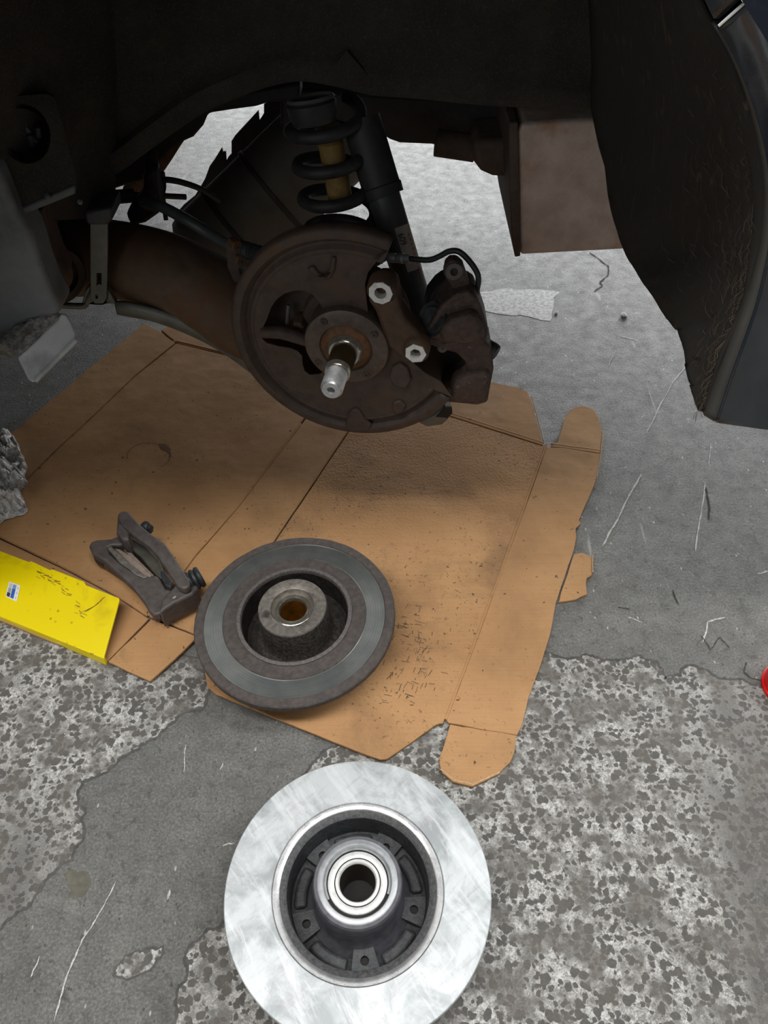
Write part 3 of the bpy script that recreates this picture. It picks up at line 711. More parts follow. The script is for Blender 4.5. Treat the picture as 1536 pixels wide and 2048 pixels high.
# hub seat rings and stub axle
m = MB(); m.lathe([(.030, .012), (.033, .0165), (.046, .0165), (.0515, .014), (.053, .010), (.053, -.02)], Mh, 64); seat = obj('hub_seat', m, 'ring_brown', axle)
for k in range(4):
    a = R(35 + 90 * k); m = MB(); m.lathe([(.001, .018), (.0042, .018), (.005, .0165)], Mh @ Matrix.Translation((.0435 * math.cos(a), .0435 * math.sin(a), 0)), 12); obj('rivet', m, 'flange_rust', seat)
obj('seal_ring', MB().lathe([(.0215, .020), (.024, .0175), (.0305, .015), (.0325, .0125)], Mh, 48), 'orange_rust', seat)
obj('bearing_shoulder', MB().lathe([(.0155, .0275), (.0185, .0275), (.0215, .0235), (.0225, .017)], Mh, 48), 'greasy_steel', seat)
stub = obj('stub_axle', MB().lathe([(.0165, .015), (.0165, .026), (.016, .029), (.0155, .062), (.0150, .064)], Mh, 48), 'spindle_dark', axle)
obj('shoulder', MB().lathe([(.0153, .0585), (.0163, .0605), (.0163, .0645), (.0145, .067), (.0122, .067)], Mh, 40), 'greasy_steel', stub)
prof = [(.0122, .066)]; z = .068
while z < .0945: prof += [(.0124, z), (.0131, z + .0006), (.0124, z + .0012)]; z += .0013
prof += [(.0122, z + .0005), (.0108, z + .003), (.0048, z + .003), (.0042, z + .0015), (.0035, z - .006), (.0005, z - .007)]
obj('thread', MB().lathe(prof, Mh, 40), 'machined_steel', stub, angle=25)
# caliper mounting arm with two machined bosses
m = MB(); m.prism([S(x, y, .012) for x, y in ((736, 604), (738, 575), (750, 560), (772, 558), (790, 572), (796, 600), (800, 620), (814, 645), (836, 668), (852, 690), (856, 712), (842, 726), (815, 724), (795, 712), (775, 695), (762, 660), (750, 625))], -Dn * .03)
obj('caliper_mount', m, 'bracket_rust', axle, bevel=.006, bseg=3)
for x, y, ro, ri in ((761, 586, .0165, .0072), (831, 707, .0155, .0068)):
    Mb = frame(S(x, y, .022), Dn)
    obj('mount_boss', MB().lathe([(ri, 0), (ro * .82, 0), (ro * 1.02, -.004), (ro * 1.05, -.02)], Mb, 32), 'bracket_rust', axle)
    obj('machined_face', MB().lathe([(ri, -.014), (ri, .0008), (ro * .84, .0008), (ro * .86, -.001)], Mb, 7 if ro < .016 else 9), 'machined_white', axle, label='bright machined mounting face with a bolt hole', angle=60)
    obj('bolt_hole', MB().lathe([(ri * 1.02, -.012), (.0001, -.013)], Mb, 24), 'void_black', axle)
# trailing arm
pth = smooth_path([Q(20, 520, .99), Q(130, 515, .985), Q(230, 520, .97), Q(330, 545, .945), Q(420, 590, .925), Q(500, 640, .91), Q(600, 680, .905)], 6)
rad = lerp_list([.052, .053, .052, .053, .054, .055, .05], 0, len(pth))
obj('trailing_arm', MB().tube(pth, rad, 28), 'arm_rust', axle)
obj('pivot_bush', MB().lathe([(.026, .01), (.034, .012), (.038, .006), (.038, -.03)], frame(Q(112, 548, .905), Vector((.75, -.65, .1))), 32), 'flange_rust', axle)
obj('bush_core', MB().lathe([(.001, .016), (.024, .014), (.028, .0)], frame(Q(100, 545, .895), Vector((.75, -.65, .1))), 32), 'inner' if 'inner' in MAT else 'arm_rust', axle)
# grey guard strip below the arm
def strip(name, top_, bot_, y0, y1, th, m_, par):
    n = len(top_); a = [Q(x, py, y0 + (y1 - y0) * i / (n - 1)) for i, (x, py) in enumerate(top_)]; b = [Q(x, py, y0 + (y1 - y0) * i / (n - 1)) for i, (x, py) in enumerate(bot_)]
    a = smooth_path(a, 5); b = smooth_path(b, 5)
    return obj(name, MB().grid([a, b]), m_, par, solid=th, angle=60)
strip('guard_strip', [(230, 603), (262, 606), (310, 617), (365, 636), (420, 662), (470, 694), (500, 715)], [(236, 627), (262, 632), (310, 642), (365, 662), (420, 688), (470, 720), (500, 742)], .90, .875, .006, 'strap_steel', axle)
strip('guard_strip_front', [(118, 606), (150, 608), (168, 606), (174, 590), (180, 576)], [(118, 614), (150, 616), (172, 615), (182, 602), (190, 600)], .895, .90, .006, 'strap_steel', axle)
slot = [(193, 546), (203, 546), (203, 570), (198, 568), (193, 572)]
qprism('clamp_strap', ((181, 440), (215, 440), (215, 520), (213, 597), (206, 607), (190, 607), (182, 598), (181, 520)), .893, .004, 'strap_steel', axle, holes=[slot, [(190, 589), (196, 588), (196, 597), (191, 598)]])
qprism('clamp_foot', ((163, 608), (172, 580), (181, 570), (181, 600), (190, 608), (206, 608), (214, 598), (216, 580), (228, 600), (232, 608)), .897, .01, 'strap_steel', axle, bevel=.001)
qprism('clamp_block', ((166, 424), (222, 416), (224, 440), (216, 452), (180, 452), (170, 446)), .885, .05, 'rubber', axle, bevel=.004)
qprism('cable_bracket', ((452, 486), (474, 480), (484, 512), (478, 540), (485, 575), (478, 590), (466, 560), (455, 535)), .90, .004, 'flange_rust', axle, bevel=.001)
obj('spring_pan', MB().prism([Q(x, y, .87) for x, y in ((838, 846), (868, 832), (888, 815), (903, 818), (897, 838), (884, 850), (855, 854))], (0, .05, 0)), 'strap_steel', axle, bevel=.002)
obj('pan_opening', MB().prism([Q(x, y, .868) for x, y in ((872, 834), (890, 816), (904, 816), (905, 826), (896, 836))], (0, .004, 0)), 'void_black', axle)

# ================================================================== CALIPER, HOSE, CABLES
cal = empty('brake_caliper', Q(930, 810, .80), label='rusty brake caliper hanging on its hose right of the stub axle', cat='caliper')
def cprism(name, pts, y, th, mt, bev=.006, holes=None, seg=4, par=None):
    mb = MB(); mb.prism([Q(x, py, y) for x, py in pts], (0, th, 0), [[Q(x, py, y) for x, py in h] for h in holes] if holes else None)
    return obj(name, mb, mt, par or cal, bevel=bev, bseg=seg)
cprism('housing', ((905, 592), (938, 582), (952, 592), (964, 618), (976, 655), (977, 672), (970, 684), (984, 698), (988, 740), (980, 780), (976, 806), (955, 812), (912, 808), (888, 806), (884, 796), (908, 776), (928, 762), (934, 745), (930, 725), (912, 708), (880, 700), (855, 690), (850, 665), (866, 640), (880, 615)), .785, .05, 'caliper_cast', .009)
cprism('bridge', ((900, 640), (950, 625), (968, 660), (972, 682), (940, 694), (890, 690), (872, 672)), .772, .03, 'caliper_cast', .010)
cprism('finger', ((905, 768), (934, 752), (982, 745), (976, 800), (950, 808), (900, 804)), .775, .03, 'caliper_cast', .009)
cprism('ear', ((889, 548), (890, 532), (900, 522), (914, 522), (926, 532), (936, 560), (944, 592), (930, 602), (905, 600), (902, 572), (893, 560)), .80, .016, 'caliper_cast', .003)
Me_ = frame(Q(908, 543, .798), Vector((0, -1, .25)))
obj('ear_boss', MB().lathe([(.0045, -.002), (.0045, .002), (.0095, .002), (.0115, -.001), (.0115, -.014)], Me_, 24), 'carrier_cast', cal)
obj('ear_hole', MB().lathe([(.0047, .0), (.0001, -.001)], Me_, 20), 'void_black', cal)
Mp = frame(Q(878, 640, .80), Vector((-.35, -.35, .25)))
obj('piston_housing', MB().lathe([(.001, .012), (.018, .012), (.024, .006), (.029, -.006), (.031, -.03), (.031, -.055), (.001, -.06)], Mp, 32), 'caliper_cast', cal)
obj('piston_boot', MB().lathe([(.001, .014), (.015, .016), (.017, .013), (.020, .015), (.022, .010)], Mp, 32), 'rubber', cal)
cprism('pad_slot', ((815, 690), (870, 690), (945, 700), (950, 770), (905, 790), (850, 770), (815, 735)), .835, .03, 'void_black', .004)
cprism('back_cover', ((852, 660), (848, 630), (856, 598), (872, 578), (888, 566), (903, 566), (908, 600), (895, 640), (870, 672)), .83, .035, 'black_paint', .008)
obj('slide_pin', MB().lathe([(.001, .01), (.009, .01), (.0105, .006), (.0105, -.02)], frame(Q(980, 698, .80), Vector((.8, -.5, -.2))), 20), 'rubber', cal)
obj('adjuster', MB().lathe([(.001, .006), (.006, .005), (.0075, 0), (.0075, -.01)], frame(Q(885, 693, .79), Vector((0, -1, .2))), 16), 'carrier_cast', cal)
hose = empty('brake_hose', Q(900, 512, .82), label='black brake hose with a steel fitting arching over the caliper', cat='hose')
hp = smooth_path([Q(760, 508, .87), Q(785, 516, .86), Q(818, 517, .85), Q(856, 520, .84), Q(878, 513, .835), Q(897, 503, .83), Q(917, 503, .825), Q(936, 519, .82), Q(953, 543, .815), Q(957, 562, .812), Q(952, 590, .81)], 6)
obj('hose', MB().tube(hp, .0034, 12), 'rubber', hose)
ff0, ff1 = Q(776, 515, .862), Q(821, 518, .85); Lf = (ff1 - ff0).length
obj('fitting', MB().lathe([(.0035, 0), (.0056, 0), (.0058, Lf * .3), (.0048, Lf * .36), (.0056, Lf * .42), (.0056, Lf * .6), (.0062, Lf * .62), (.0062, Lf * .66), (.0052, Lf * .7), (.0055, Lf * .95), (.0035, Lf)], frame(ff0, ff1 - ff0), 20), 'hub_grey', hose)
cab = empty('parking_brake_cable', Q(400, 470, .97), label='dark parking brake cable with ribbed end sleeve above the axle arm', cat='cable')
obj('sheath', MB().tube(smooth_path([Q(285, 402, 1.0), Q(320, 412, .98), Q(370, 438, .955), Q(420, 468, .94), Q(465, 492, .915), Q(500, 503, .89)], 6), .0075, 14), 'tube_grey', cab)
c0_, c1_ = Q(478, 496, .905), Q(545, 516, .875); Lc = (c1_ - c0_).length
prof = []
for k in range(13): prof += [(.0085, Lc * k / 13), (.0108, Lc * (k + .35) / 13), (.0108, Lc * (k + .65) / 13)]
prof += [(.008, Lc)]
obj('ribbed_sleeve', MB().lathe(prof, frame(c0_, c1_ - c0_), 20), 'rubber', cab)
for x, y in ((470, 490), (478, 518)):
    obj('nut', MB().lathe([(.001, .010), (.008, .010), (.009, .008), (.009, -.008)], frame(Q(x, y, .90), Vector((.5, -.8, .1))), 6), 'arm_rust', cab, bevel=.001)
cb = empty('cable_holder', Q(300, 430, 1.02), label='dark cable holder block above the left end of the axle arm', cat='cable holder')
qprism('block', ((288, 345), (312, 340), (316, 375), (322, 400), (318, 428), (290, 448), (262, 455), (250, 430), (268, 405), (284, 385)), 1.03, .03, 'black_paint', cb, bevel=.006)
obj('post', MB().tube([Q(302, 300, 1.1), Q(306, 350, 1.05), Q(300, 420, 1.02)], .009, 12), 'flange_rust', cb)
def line_thing(pts, r_, label, base):
    e = empty('brake_line', base, label=label, cat='brake line')
    obj('line', MB().tube(smooth_path(pts, 5), r_, 10), 'rubber', e); return e
line_thing([Q(300, 360, 1.12), Q(340, 360, 1.12), Q(375, 368, 1.13), Q(405, 380, 1.14), Q(440, 402, 1.15)], .0045, 'upper thin black line curving across the bright gap under the car', Q(370, 368, 1.12))
e_ = line_thing([Q(200, 396, 1.06), Q(260, 390, 1.08), Q(310, 391, 1.1), Q(372, 394, 1.12)], .0042, 'lower straight black line crossing the bright gap, with a sleeve at its left end', Q(290, 392, 1.09))
obj('cover_sleeve', MB().tube([Q(205, 396, 1.05), Q(268, 391, 1.07)], .0095, 12), 'black_paint', e_)
line_thing([Q(325, 345, 1.12), Q(328, 372, 1.12), Q(326, 392, 1.11), Q(332, 440, 1.1)], .0035, 'short upright black line standing in the bright gap under the car', Q(328, 400, 1.11))

# ================================================================== FLATTENED CARDBOARD BOX
cbx = empty('cardboard_sheet', G(700, 1100), label='flattened brown cardboard box spread on the floor under the brake', cat='cardboard')
CT = .0045                                            # board thickness
def panel(name, pts, ztop=.006, m='cardboard', parent=cbx, jagamp=.0006, label=None):
    P_ = jag(gp(pts, ztop), jagamp, 3)
    P_ = [Vector((p.x, p.y, ztop)) for p in P_]
    c_ = sum(P_, Vector()) / len(P_)
    mb = MB(); mb.prism(P_, (0, 0, -CT))
    return obj(name, mb, m, parent, bevel=.0009, bseg=2, smooth=False, label=label)
panel('main_panel', [(748, 787), (895, 832), (1088, 893), (1040, 1030), (985, 1180), (930, 1330), (886, 1446), (872, 1449), (775, 1517), (760, 1519), (700, 1497), (560, 1440), (432, 1388), (416, 1374), (410, 1345), (470, 1205), (547, 1088), (620, 980), (687, 880)], .0072, 'cardboard_pebbled')
panel('narrow_panel', [(668, 763), (745, 786), (684, 880), (617, 980), (543, 1088), (466, 1205), (398, 1270), (304, 1234), (392, 1112), (474, 1018), (602, 850)], .0058)
panel('large_panel', [(352, 687), (664, 762), (597, 850), (469, 1017), (387, 1112), (299, 1232), (235, 1190), (120, 1130), (0, 1073), (-70, 1045), (-30, 1036), (45, 967), (119, 894), (189, 830), (269, 753)], .0070, 'cardboard')
panel('side_strip', [(-50, 925), (22, 866), (150, 760), (289, 646), (318, 661), (350, 686), (268, 752), (188, 829), (118, 893), (44, 966), (-34, 1032)], .0085)
panel('back_flap', [(322, 660), (345, 645), (440, 655), (560, 688), (663, 761), (355, 687)], .0048)
panel('back_flap', [(896, 830), (885, 790), (900, 758), (985, 764), (1040, 776), (1056, 784), (1063, 800), (1087, 891)], .0056)
panel('back_flap', [(752, 782), (770, 745), (880, 758), (882, 790), (892, 826)], .0050)
panel('side_panel', [(1093, 894), (1130, 896), (1200, 907), (1192, 960), (1158, 1040), (1162, 1046), (1152, 1056), (1153, 1075), (1146, 1105), (1112, 1205), (1100, 1270), (1078, 1340), (1058, 1392), (1042, 1455), (1034, 1470), (960, 1458), (898, 1446), (893, 1440), (935, 1330), (990, 1180), (1045, 1030)], .0062)
panel('tab', [(1101, 893), (1115, 884), (1122, 862), (1128, 838), (1142, 818), (1165, 811), (1188, 818), (1200, 842), (1204, 870), (1200, 906), (1130, 896)], .0058)
panel('tab', [(900, 1448), (960, 1459), (1034, 1471), (1030, 1500), (1020, 1525), (998, 1548), (945, 1573), (905, 1563), (884, 1545), (878, 1522), (888, 1490)], .0062)
panel('locking_tab', [(1148, 1108), (1165, 1105), (1184, 1114), (1184, 1150), (1174, 1155), (1172, 1168), (1175, 1188), (1150, 1199), (1117, 1204), (1122, 1185)], .0052)
panel('front_flap', [(302, 1238), (394, 1273), (388, 1280), (345, 1322), (300, 1362), (255, 1342), (216, 1323), (258, 1282)], .0090)
panel('folded_panel', [(-70, 1050), (0, 1078), (120, 1135), (234, 1195), (298, 1237), (256, 1280), (212, 1325), (100, 1282), (-70, 1212)], .0054)
# crushed lines and dents: low rolls in the board
for l, r_, z_ in (([(602, 852), (474, 1019), (392, 1112), (303, 1232)], .0026, .0044), ([(1091, 894), (1042, 1033), (988, 1181), (933, 1330), (890, 1443)], .0026, .0044), ([(905, 1449), (960, 1460), (1032, 1472)], .0022, .0040), ([(0, 1075), (120, 1132), (234, 1192), (298, 1234)], .0028, .0040),
                  ([(351, 687), (270, 753), (190, 830), (120, 895), (46, 968), (-32, 1034)], .0026, .0050), ([(747, 787), (685, 880), (618, 980), (545, 1088), (468, 1205), (404, 1330)], .0022, .0040), ([(896, 829), (1086, 890)], .0022, .0040), ([(355, 686), (662, 760)], .0022, .004), ([(1101, 892), (1200, 905)], .002, .0044), ([(303, 1236), (394, 1272)], .0024, .005)):
    obj('crease', MB().tube([Vector((p.x, p.y, z_)) for p in jag(gp(l), .0006, 3, False)], r_, 8), 'cardboard', cbx)
# pale torn edges of the board
for l in ([(1063, 798), (1075, 845), (1087, 888)], [(1204, 868), (1201, 905), (1192, 960)], [(300, 1363), (345, 1323), (388, 1281)], [(880, 1543), (905, 1564), (945, 1574), (998, 1549)], [(1184, 1116), (1184, 1150)]):
    obj('torn_edge', MB().tube([Vector((p.x, p.y, .0062)) for p in jag(gp(l), .0008, 3, False)], .0009, 6), 'cardboard_edge', cbx)
# yellow printed flap folded over
yf = empty('printed_flap', (0, 0, 0)); yf.parent = cbx; yf['label'] = 'folded-over flap with a bright yellow printed outside'
ZL, ZH = .016, .034
loA, loB = G(-90, 1196, ZL), G(207, 1317, ZL); hiA, hiB = G(-90, 1065, ZH), G(238, 1196, ZH)
topl = [(-90, 1065), (0, 1102), (58, 1124), (62, 1122), (100, 1140), (104, 1138), (168, 1163), (172, 1170), (238, 1196)]
n_y = (loB - loA).cross(hiB - loA).normalized()
if n_y.z < 0: n_y = -n_y
def yp(x, y, off=0): return PL(x, y, loA + n_y * off, n_y)
m = MB(); m.prism([yp(x, y) for x, y in topl] + [yp(239, 1200), loB, loA], -n_y * .0035)
yo_ = obj('face', m, 'yellow_print', yf, bevel=.0008, smooth=False)
gA, gB = G(-90, 1203, .001), G(213, 1331, .001)
m = MB(); m.prism([loA, loB, gB, gA], Vector((.3, .9, 0)).normalized() * .0035); obj('fold_side', m, 'yellow_print', yf, bevel=.0006, smooth=False)
m = MB(); m.prism([yp(x, y, -.004) for x, y in topl] + [yp(239, 1200, -.004), yp(228, 1240, -.004), yp(-90, 1110, -.004)], -n_y * .0015); obj('inner_ply', m, 'cardboard', yf, smooth=False)
def yq(name, pts, m, off): return obj(name, MB().add([yp(x, y, off) for x, y in pts], [[0, 1, 2, 3]]), m, yf, smooth=False)
yq('sticker', [(18, 1163), (41, 1171), (33, 1203), (11, 1193)], 'print_white', .0004)
def sw(u0, u1, v0, v1, m):
    a, b, c_, d = (Vector((18, 1163)), Vector((41, 1171)), Vector((33, 1203)), Vector((11, 1193)))
    f = lambda u, v: tuple((a.lerp(b, u)).lerp(d.lerp(c_, u), v))
    yq('colour_swatch', [f(u0, v0), f(u1, v0), f(u1, v1), f(u0, v1)], m, .0007)
sw(.08, .34, .07, .34, 'print_silver'); sw(.08, .34, .36, .64, 'print_grey'); sw(.06, .34, .66, .93, 'print_black')
sw(.40, .68, .07, .34, 'print_lightblue'); sw(.40, .68, .34, .66, 'print_blue'); sw(.40, .68, .66, .93, 'print_blue')
for v_ in (.15, .45, .75): sw(.82, .87, v_, v_ + .14, 'print_grey')
m = MB(); random.seed(11)
for k in range(64):
    u = random.random()
    if k < 44: cx, cy = 72 + 92 * u + random.gauss(0, 3), 1143 + 26 * u + 60 * u * u + random.gauss(0, 4)
    else: cx, cy = 165 + 42 * u, 1223 - 8 * u - 20 * u * u
    L_ = random.uniform(2, 6); a = R(random.gauss(25, 12) if k < 44 else -35)
    dx, dy = math.cos(a) * L_, math.sin(a) * L_; w_ = random.uniform(.4, .9)
    m.add([yp(cx - dx, cy - dy - w_, .0005), yp(cx + dx, cy + dy - w_, .0005), yp(cx + dx, cy + dy + w_, .0005), yp(cx - dx, cy - dy + w_, .0005)], [[0, 1, 2, 3]])
obj('smudge', m, 'yellow_dirt', yf, smooth=False, fix=False, kind='stuff')
# dirt marks pressed into the board by a tyre or shoe
random.seed(21)
m = MB()
for k in range(120):
    u = random.random(); cx = 770 + 90 * u + random.gauss(0, 14); cy = 1235 + 165 * random.random() ** 1.1 + random.gauss(0, 8)
    if random.random() < .12: cx, cy = random.uniform(800, 850), random.uniform(1195, 1250)
    p = G(cx, cy, .0074); L_ = random.uniform(.003, .011); a = R(random.choice((-18, 70)) + random.gauss(0, 8)); w_ = random.uniform(.0006, .0012)
    d = Vector((math.cos(a), math.sin(a), 0)) * L_ / 2; e = Vector((-math.sin(a), math.cos(a), 0)) * w_ / 2
    m.add([p - d - e, p + d - e, p + d + e, p - d + e], [[0, 1, 2, 3]])
obj('dirt_print', m, 'board_dirt', cbx, smooth=False, fix=False, kind='stuff')
# ring stain with a dark drip
ring = [G(297 + 43 * math.cos(R(a)), 912 + 27 * math.sin(R(a)), .0073) for a in range(-200, 61, 10)]
ribbon('ring_stain', ring, .0012, .0073, 'board_stain', cbx)
flat('drip_stain', jag([G(x, y, .0073) for x, y in ((318, 887), (332, 888), (341, 898), (342, 912), (336, 903), (322, 898))], .001, 2), .00735, 'board_stain', cbx)

# ================================================================== BRAKE DISCS
def disc_frame(px, py, z): return G(px, py, z)
nd_c = G(716, 1776, .053)
nd = empty('new_brake_disc', (nd_c.x, nd_c.y, .0), label='clean silver new brake disc with black centre and bearing, lying on bare concrete', cat='brake disc')
F = .053; r_ = .1372
obj('friction_ring', MB().lathe([(.0885, F - .0012), (.0893, F), (r_ - .0008, F), (r_, F - .0008), (r_, F - .0095), (r_ - .0008, F - .0105), (.083, F - .0105)], None, 128), 'new_disc_steel', nd, local=True)
obj('inner_land', MB().lathe([(.0882, F - .0012), (.0880, F - .0006), (.0822, F - .0006), (.0806, F - .0018)], None, 128), 'machined_steel', nd, local=True)
hat = obj('hat', MB().lathe([(.0808, F - .0015), (.0775, F - .003), (.0738, F - .0055), (.0725, F - .012), (.0715, F - .040), (.066, F - .044), (.03, F - .044)], None, 96), 'cast_black', nd, local=True)
obj('hat_rim', MB().lathe([(.0807, F - .0012), (.0778, F - .0024), (.0742, F - .0052), (.0733, F - .009)], None, 96), 'cast_rim', hat, local=True)
obj('hat_outer', MB().lathe([(.083, F - .0105), (.081, F - .02), (.0795, F - .050), (.077, F - .0525), (.03, F - .0525)], None, 96), 'cast_black', nd, local=True)
def sector(r0, r1, a0, a1, z0, z1, n=10, taper=.0):
    pts = [Vector((r1 * math.cos(a0 + (a1 - a0) * k / n), r1 * math.sin(a0 + (a1 - a0) * k / n), z1)) for k in range(n + 1)]
    pts += [Vector((r0 * math.cos(a1 - (a1 - a0) * k / n), r0 * math.sin(a1 - (a1 - a0) * k / n), z1)) for k in range(n + 1)]
    return pts, Vector((0, 0, z0 - z1))
for k in range(5):
    a = R(-83 + 72 * k)
    pts, v = sector(.040, .0712, a - R(12), a + R(12), F - .046, F - .0335)
    hc = Vector((.0595 * math.cos(a), .0595 * math.sin(a), F - .0335))
    hl = [hc + Vector((.0046 * math.cos(R(t * 30)), .0046 * math.sin(R(t * 30)), 0)) for t in range(12)]
    m = MB(); m.prism(pts, v, [hl]); pad = obj('bolt_pad', m, 'cast_black', hat, local=True, angle=25)
    obj('bolt_hole', MB().lathe([(.0047, F - .040), (.0001, F - .0402)], Matrix.Translation((hc.x, hc.y, 0)), 16), 'void_black', hat, local=True)
    pts, v = sector(.056, .069, a + R(17), a + R(55), F - .046, F - .037)
    m = MB(); m.prism(pts, v); obj('web_rib', m, 'cast_black', hat, local=True, bevel=.0035, bseg=3)
T = F + .022
hub = obj('hub', MB().lathe([(.056, F - .044), (.050, F - .036), (.046, F - .026), (.045, F - .01), (.0455, T - .004), (.0452, T - .0028), (.0448, T - .0022)], None, 96), 'hub_dark', nd, local=True)
obj('hub_chamfer', MB().lathe([(.0452, T - .0028), (.0440, T), (.0408, T)], None, 96), 'hub_dark', hub, local=True)
obj('hub_face', MB().lathe([(.0408, T), (.0400, T + .0006), (.0352, T + .0006), (.0342, T - .001), (.0338, T - .006)], None, 96), 'hub_grey', hub, local=True)
br = obj('bearing_seat', MB().lathe([(.034, T - .0055), (.0295, T - .006)], None, 64), 'void_black', hub, local=True)
obj('snap_ring', MB().lathe([(.0338, T - .003), (.0322, T - .0022), (.0315, T - .003), (.032, T - .0045)], None, 64, R(-20), R(210), closed=True), 'hub_grey', hub, local=True)
brg = obj('bearing', MB().lathe([(.0305, T - .007), (.0302, T - .004), (.0292, T - .0032), (.0245, T - .003), (.0236, T - .0036)], None, 80), 'machined_white', nd, local=True)
obj('bearing_groove', MB().lathe([(.0238, T - .0036), (.0232, T - .0048), (.0226, T - .0036)], None, 80), 'void_black', brg, local=True)
obj('inner_race', MB().lathe([(.0227, T - .0036), (.0222, T - .0026), (.0198, T - .0024), (.0186, T - .0036), (.0183, T - .006)], None, 80), 'machined_white', brg, local=True)
obj('bore', MB().lathe([(.0184, T - .005), (.018, T - .03), (.0176, T - .060)], None, 64), 'spindle_dark', brg, local=True)

obj('bore_end', MB().lathe([(.0177, T - .055), (.0001, T - .056)], None, 32), 'void_black', brg, local=True)
od_c = G(594, 1236, .053)
od = empty('old_brake_disc', (od_c.x, od_c.y, .0105), (R(1.5), R(-3.0), 0), label='worn rusty brake disc with grease-stained bearing, lying on the cardboard', cat='brake disc')
F = .051; r_ = .1325
rim = obj('rusty_edge', MB().lathe([(.1195, F - .0008), (.1205, F + .0006), (r_ - .0015, F), (r_, F - .0015), (r_, F - .009), (r_ - .002, F - .0105), (.083, F - .0105)], None, 128), 'rusty_cast', od, local=True)
for v in rim.data.vertices:
    if v.co.xy.length > r_ - .003: v.co.xy *= 1 + .004 * noise.noise(v.co * 90)
obj('worn_face', MB().lathe([(.1197, F - .0006), (.119, F - .0016), (.0955, F - .0016), (.0946, F - .0008)], None, 128), 'worn_band', od, local=True)
obj('inner_land', MB().lathe([(.0948, F - .0012), (.0938, F + .0002), (.0775, F), (.0765, F + .0003)], None, 128), 'rusty_cast', od, local=True)
hat = obj('hat', MB().lathe([(.0766, F - .0004), (.0762, F + .0025), (.0745, F + .0032), (.0715, F + .0030), (.0705, F + .001), (.0703, F - .003)], None, 96), 'rusty_rim', od, local=True)
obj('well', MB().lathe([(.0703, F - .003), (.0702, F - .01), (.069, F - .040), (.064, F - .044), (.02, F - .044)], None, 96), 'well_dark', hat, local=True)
obj('hat_outer', MB().lathe([(.083, F - .0105), (.08, F - .02), (.078, F - .048), (.074, F - .0505), (.02, F - .0505)], None, 96), 'rusty_cast', od, local=True)
for k in range(5):
    a = R(-118 + 72 * k); hc = Vector((.058 * math.cos(a), .058 * math.sin(a), 0))
    obj('bolt_hole', MB().lathe([(.0045, F - .0436), (.0001, F - .0437)], Matrix.Translation(hc), 14), 'void_black', hat, local=True)
T = F + .020
hub = obj('hub', MB().lathe([(.056, F - .044), (.050, F - .04), (.0472, F - .034), (.0460, F - .01), (.0448, T - .006), (.0448, T - .002)], None, 96), 'hub_side', od, local=True)
obj('hub_face', MB().lathe([(.0449, T - .002), (.0440, T), (.0300, T), (.0285, T - .001), (.0278, T - .006), (.0265, T - .0075)], None, 96), 'rusty_hub', hub, local=True)
brg = obj('bearing', MB().lathe([(.0268, T - .0078), (.0250, T - .0062), (.0222, T - .006), (.0216, T - .007), (.021, T - .006), (.0188, T - .0055), (.0178, T - .0068), (.0176, T - .013)], None, 80), 'greasy_steel', od, local=True)
obj('bore', MB().lathe([(.0177, T - .012), (.0165, T - .02), (.0160, T - .062), (.0001, T - .062)], None, 64), 'greasy_bore', brg, local=True)

# ================================================================== CALIPER CARRIER AND PADS
cc = empty('caliper_carrier', G(290, 1180, .007), label='dark cast brake caliper carrier lying on the cardboard beside the old disc', cat='carrier')
def zprism(name, pts, z, th, m, par=cc, bev=.003, seg=3, zs=None):
    P_ = [G(x, y, z) for x, y in pts] if zs is None else [G(x, y, zz) for (x, y), zz in zip(pts, zs)]
    mb = MB(); mb.prism(P_, (0, 0, -th)); return obj(name, mb, m, par, bevel=bev, bseg=seg)
frame_ = zprism('front_frame', [(177, 1092), (182, 1083), (194, 1079), (222, 1077), (240, 1070), (252, 1072), (256, 1084), (240, 1090), (222, 1090), (214, 1094), (217, 1106), (250, 1134), (276, 1152), (290, 1156), (300, 1152), (312, 1150), (322, 1160), (332, 1178), (352, 1176), (372, 1170), (382, 1182), (352, 1204), (318, 1228), (306, 1229), (296, 1218), (284, 1196), (262, 1170), (232, 1142), (210, 1122), (186, 1108)], .040, .014, 'carrier_cast')
zprism('front_skirt', [(180, 1098), (190, 1112), (214, 1128), (240, 1146), (268, 1172), (288, 1200), (304, 1226), (316, 1226), (300, 1196), (276, 1164), (246, 1136), (214, 1110)], .032, .022, 'carrier_cast', bev=.002)
zprism('rear_bar', [(234, 1036), (236, 1026), (246, 1020), (257, 1023), (268, 1036), (288, 1056), (312, 1074), (328, 1084), (345, 1108), (366, 1140), (378, 1158), (380, 1172), (368, 1178), (355, 1172), (336, 1142), (316, 1112), (300, 1094), (270, 1072), (246, 1052)], .066, .013, 'carrier_cast')
zprism('left_bridge', [(234, 1036), (248, 1042), (258, 1062), (258, 1080), (244, 1078), (232, 1064)], .060, .045, 'carrier_cast', bev=.004)
zprism('right_bridge', [(356, 1164), (376, 1160), (398, 1172), (384, 1188), (345, 1208), (318, 1226), (322, 1200), (338, 1182)], .052, .038, 'carrier_cast', bev=.004)
zprism('anti_rattle_clip', [(320, 1140), (330, 1142), (345, 1164), (342, 1176), (330, 1170), (322, 1154)], .050, .03, 'rubber', bev=.002)
def pin(p0, p1, r0, parts):
    d = p1 - p0; L_ = d.length; M_ = frame(p0, d); prof = [(.001, 0)]
    for k in range(parts): prof += [(r0 * .82, L_ * k / parts + .0002), (r0, L_ * (k + .3) / parts), (r0, L_ * (k + .7) / parts)]
    prof += [(r0 * .9, L_), (.001, L_)]
    return obj('guide_pin_boot', MB().lathe(prof, M_, 20), 'rubber', cc)
pin(G(366, 1172, .045), G(403, 1152, .048), .0155, 4)
pin(G(280, 1070, .050), G(298, 1050, .052), .0095, 2)
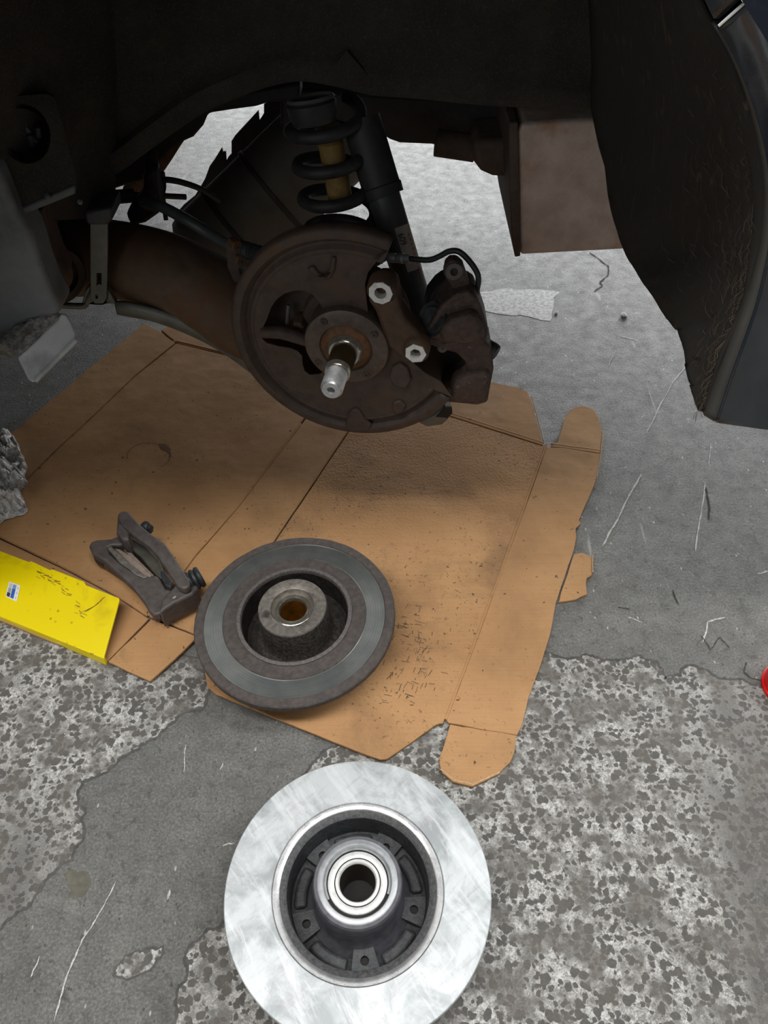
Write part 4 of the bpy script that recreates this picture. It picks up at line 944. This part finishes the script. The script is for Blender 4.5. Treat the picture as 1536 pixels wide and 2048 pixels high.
obj('pin_bore', MB().lathe([(.001, .006), (.009, .006), (.0125, .002), (.0135, -.012), (.001, -.013)], frame(G(203, 1118, .024), Vector((-.5, -.75, .1))), 20), 'rubber', cc)
zprism('pin_head', [(288, 1046), (296, 1041), (304, 1050), (296, 1058)], .060, .014, 'rubber', bev=.002)
p1 = empty('brake_pad', G(260, 1130, .015), label='worn brown brake pad nearest the yellow flap, inside the carrier', cat='brake pad')
zprism('backing_plate', [(214, 1096), (222, 1091), (232, 1100), (284, 1148), (296, 1154), (286, 1156), (272, 1150), (238, 1124)], .039, .022, 'rusty_hub', p1, .0015)
zprism('friction_lining', [(229, 1096), (240, 1098), (262, 1112), (284, 1132), (303, 1150), (300, 1154), (288, 1150), (250, 1118)], .037, .022, 'pad_friction', p1, .0015)
p2 = empty('brake_pad', G(300, 1120, .015), label='dark brake pad under the bare rear bar of the carrier', cat='brake pad')
zprism('backing_plate', [(250, 1078), (262, 1074), (292, 1092), (320, 1122), (330, 1150), (322, 1158), (312, 1150), (280, 1112), (256, 1092)], .034, .020, 'pad_plate', p2, .002)
zprism('friction_lining', [(246, 1098), (254, 1096), (282, 1124), (308, 1150), (302, 1152), (272, 1126)], .030, .018, 'pad_friction', p2, .0015)

# ================================================================== CRUMPLED FOIL, RED CAP
random.seed(5)
fo = MB(); rows = []
c_ = G(-30, 960, 0)
out_ = [(30, 872), (44, 908), (52, 940), (53, 968), (42, 985), (54, 1018), (50, 1026), (20, 1036), (-10, 1052), (-60, 1050), (-110, 1000), (-120, 940), (-90, 890), (-30, 868), (0, 866)]
ring_ = [G(x, y, .010) for x, y in out_]
ring_ = smooth_path(ring_ + [ring_[0]], 10)[:-1]
def crump(q):
    h = 0
    for fq, am in ((38, .016), (85, .010), (170, .005)):
        h += (abs(noise.noise(Vector((q.x * fq, q.y * fq, fq)))) * 2 - .45) * am
    return h
for k in range(34):
    u = k / 33; row = []
    for i, p in enumerate(ring_):
        q = p.lerp(c_, u); h_ = .014 + .024 * math.sin(u * math.pi / 2) ** .7
        q = Vector((q.x + .006 * noise.noise(q * 70), q.y + .006 * noise.noise(q * 70 + Vector((9, 0, 0))), max(.009, .010 if k == 0 else h_ + crump(q))))
        row.append(q)
    row.append(row[0].copy()); rows.append(row)
obj('crumpled_foil', MB().grid(rows), 'foil', smooth=True, angle=12, solid=.0008, label='crumpled sheet of dirty silver foil at the left edge on the cardboard', cat='foil')
rc = empty('red_cap', G(1580, 1378, 0), label='bright red rounded plastic cap at the right edge of the floor', cat='cap')
obj('dome', MB().lathe([(.034, .004), (.0355, .010), (.035, .022), (.031, .032), (.022, .038), (.010, .0405), (.0005, .041)], None, 48), 'red_plastic', rc, local=True)
obj('collar', MB().lathe([(.0005, .0), (.036, .0), (.037, .002), (.037, .006), (.034, .008)], None, 48), 'red_plastic', rc, local=True)
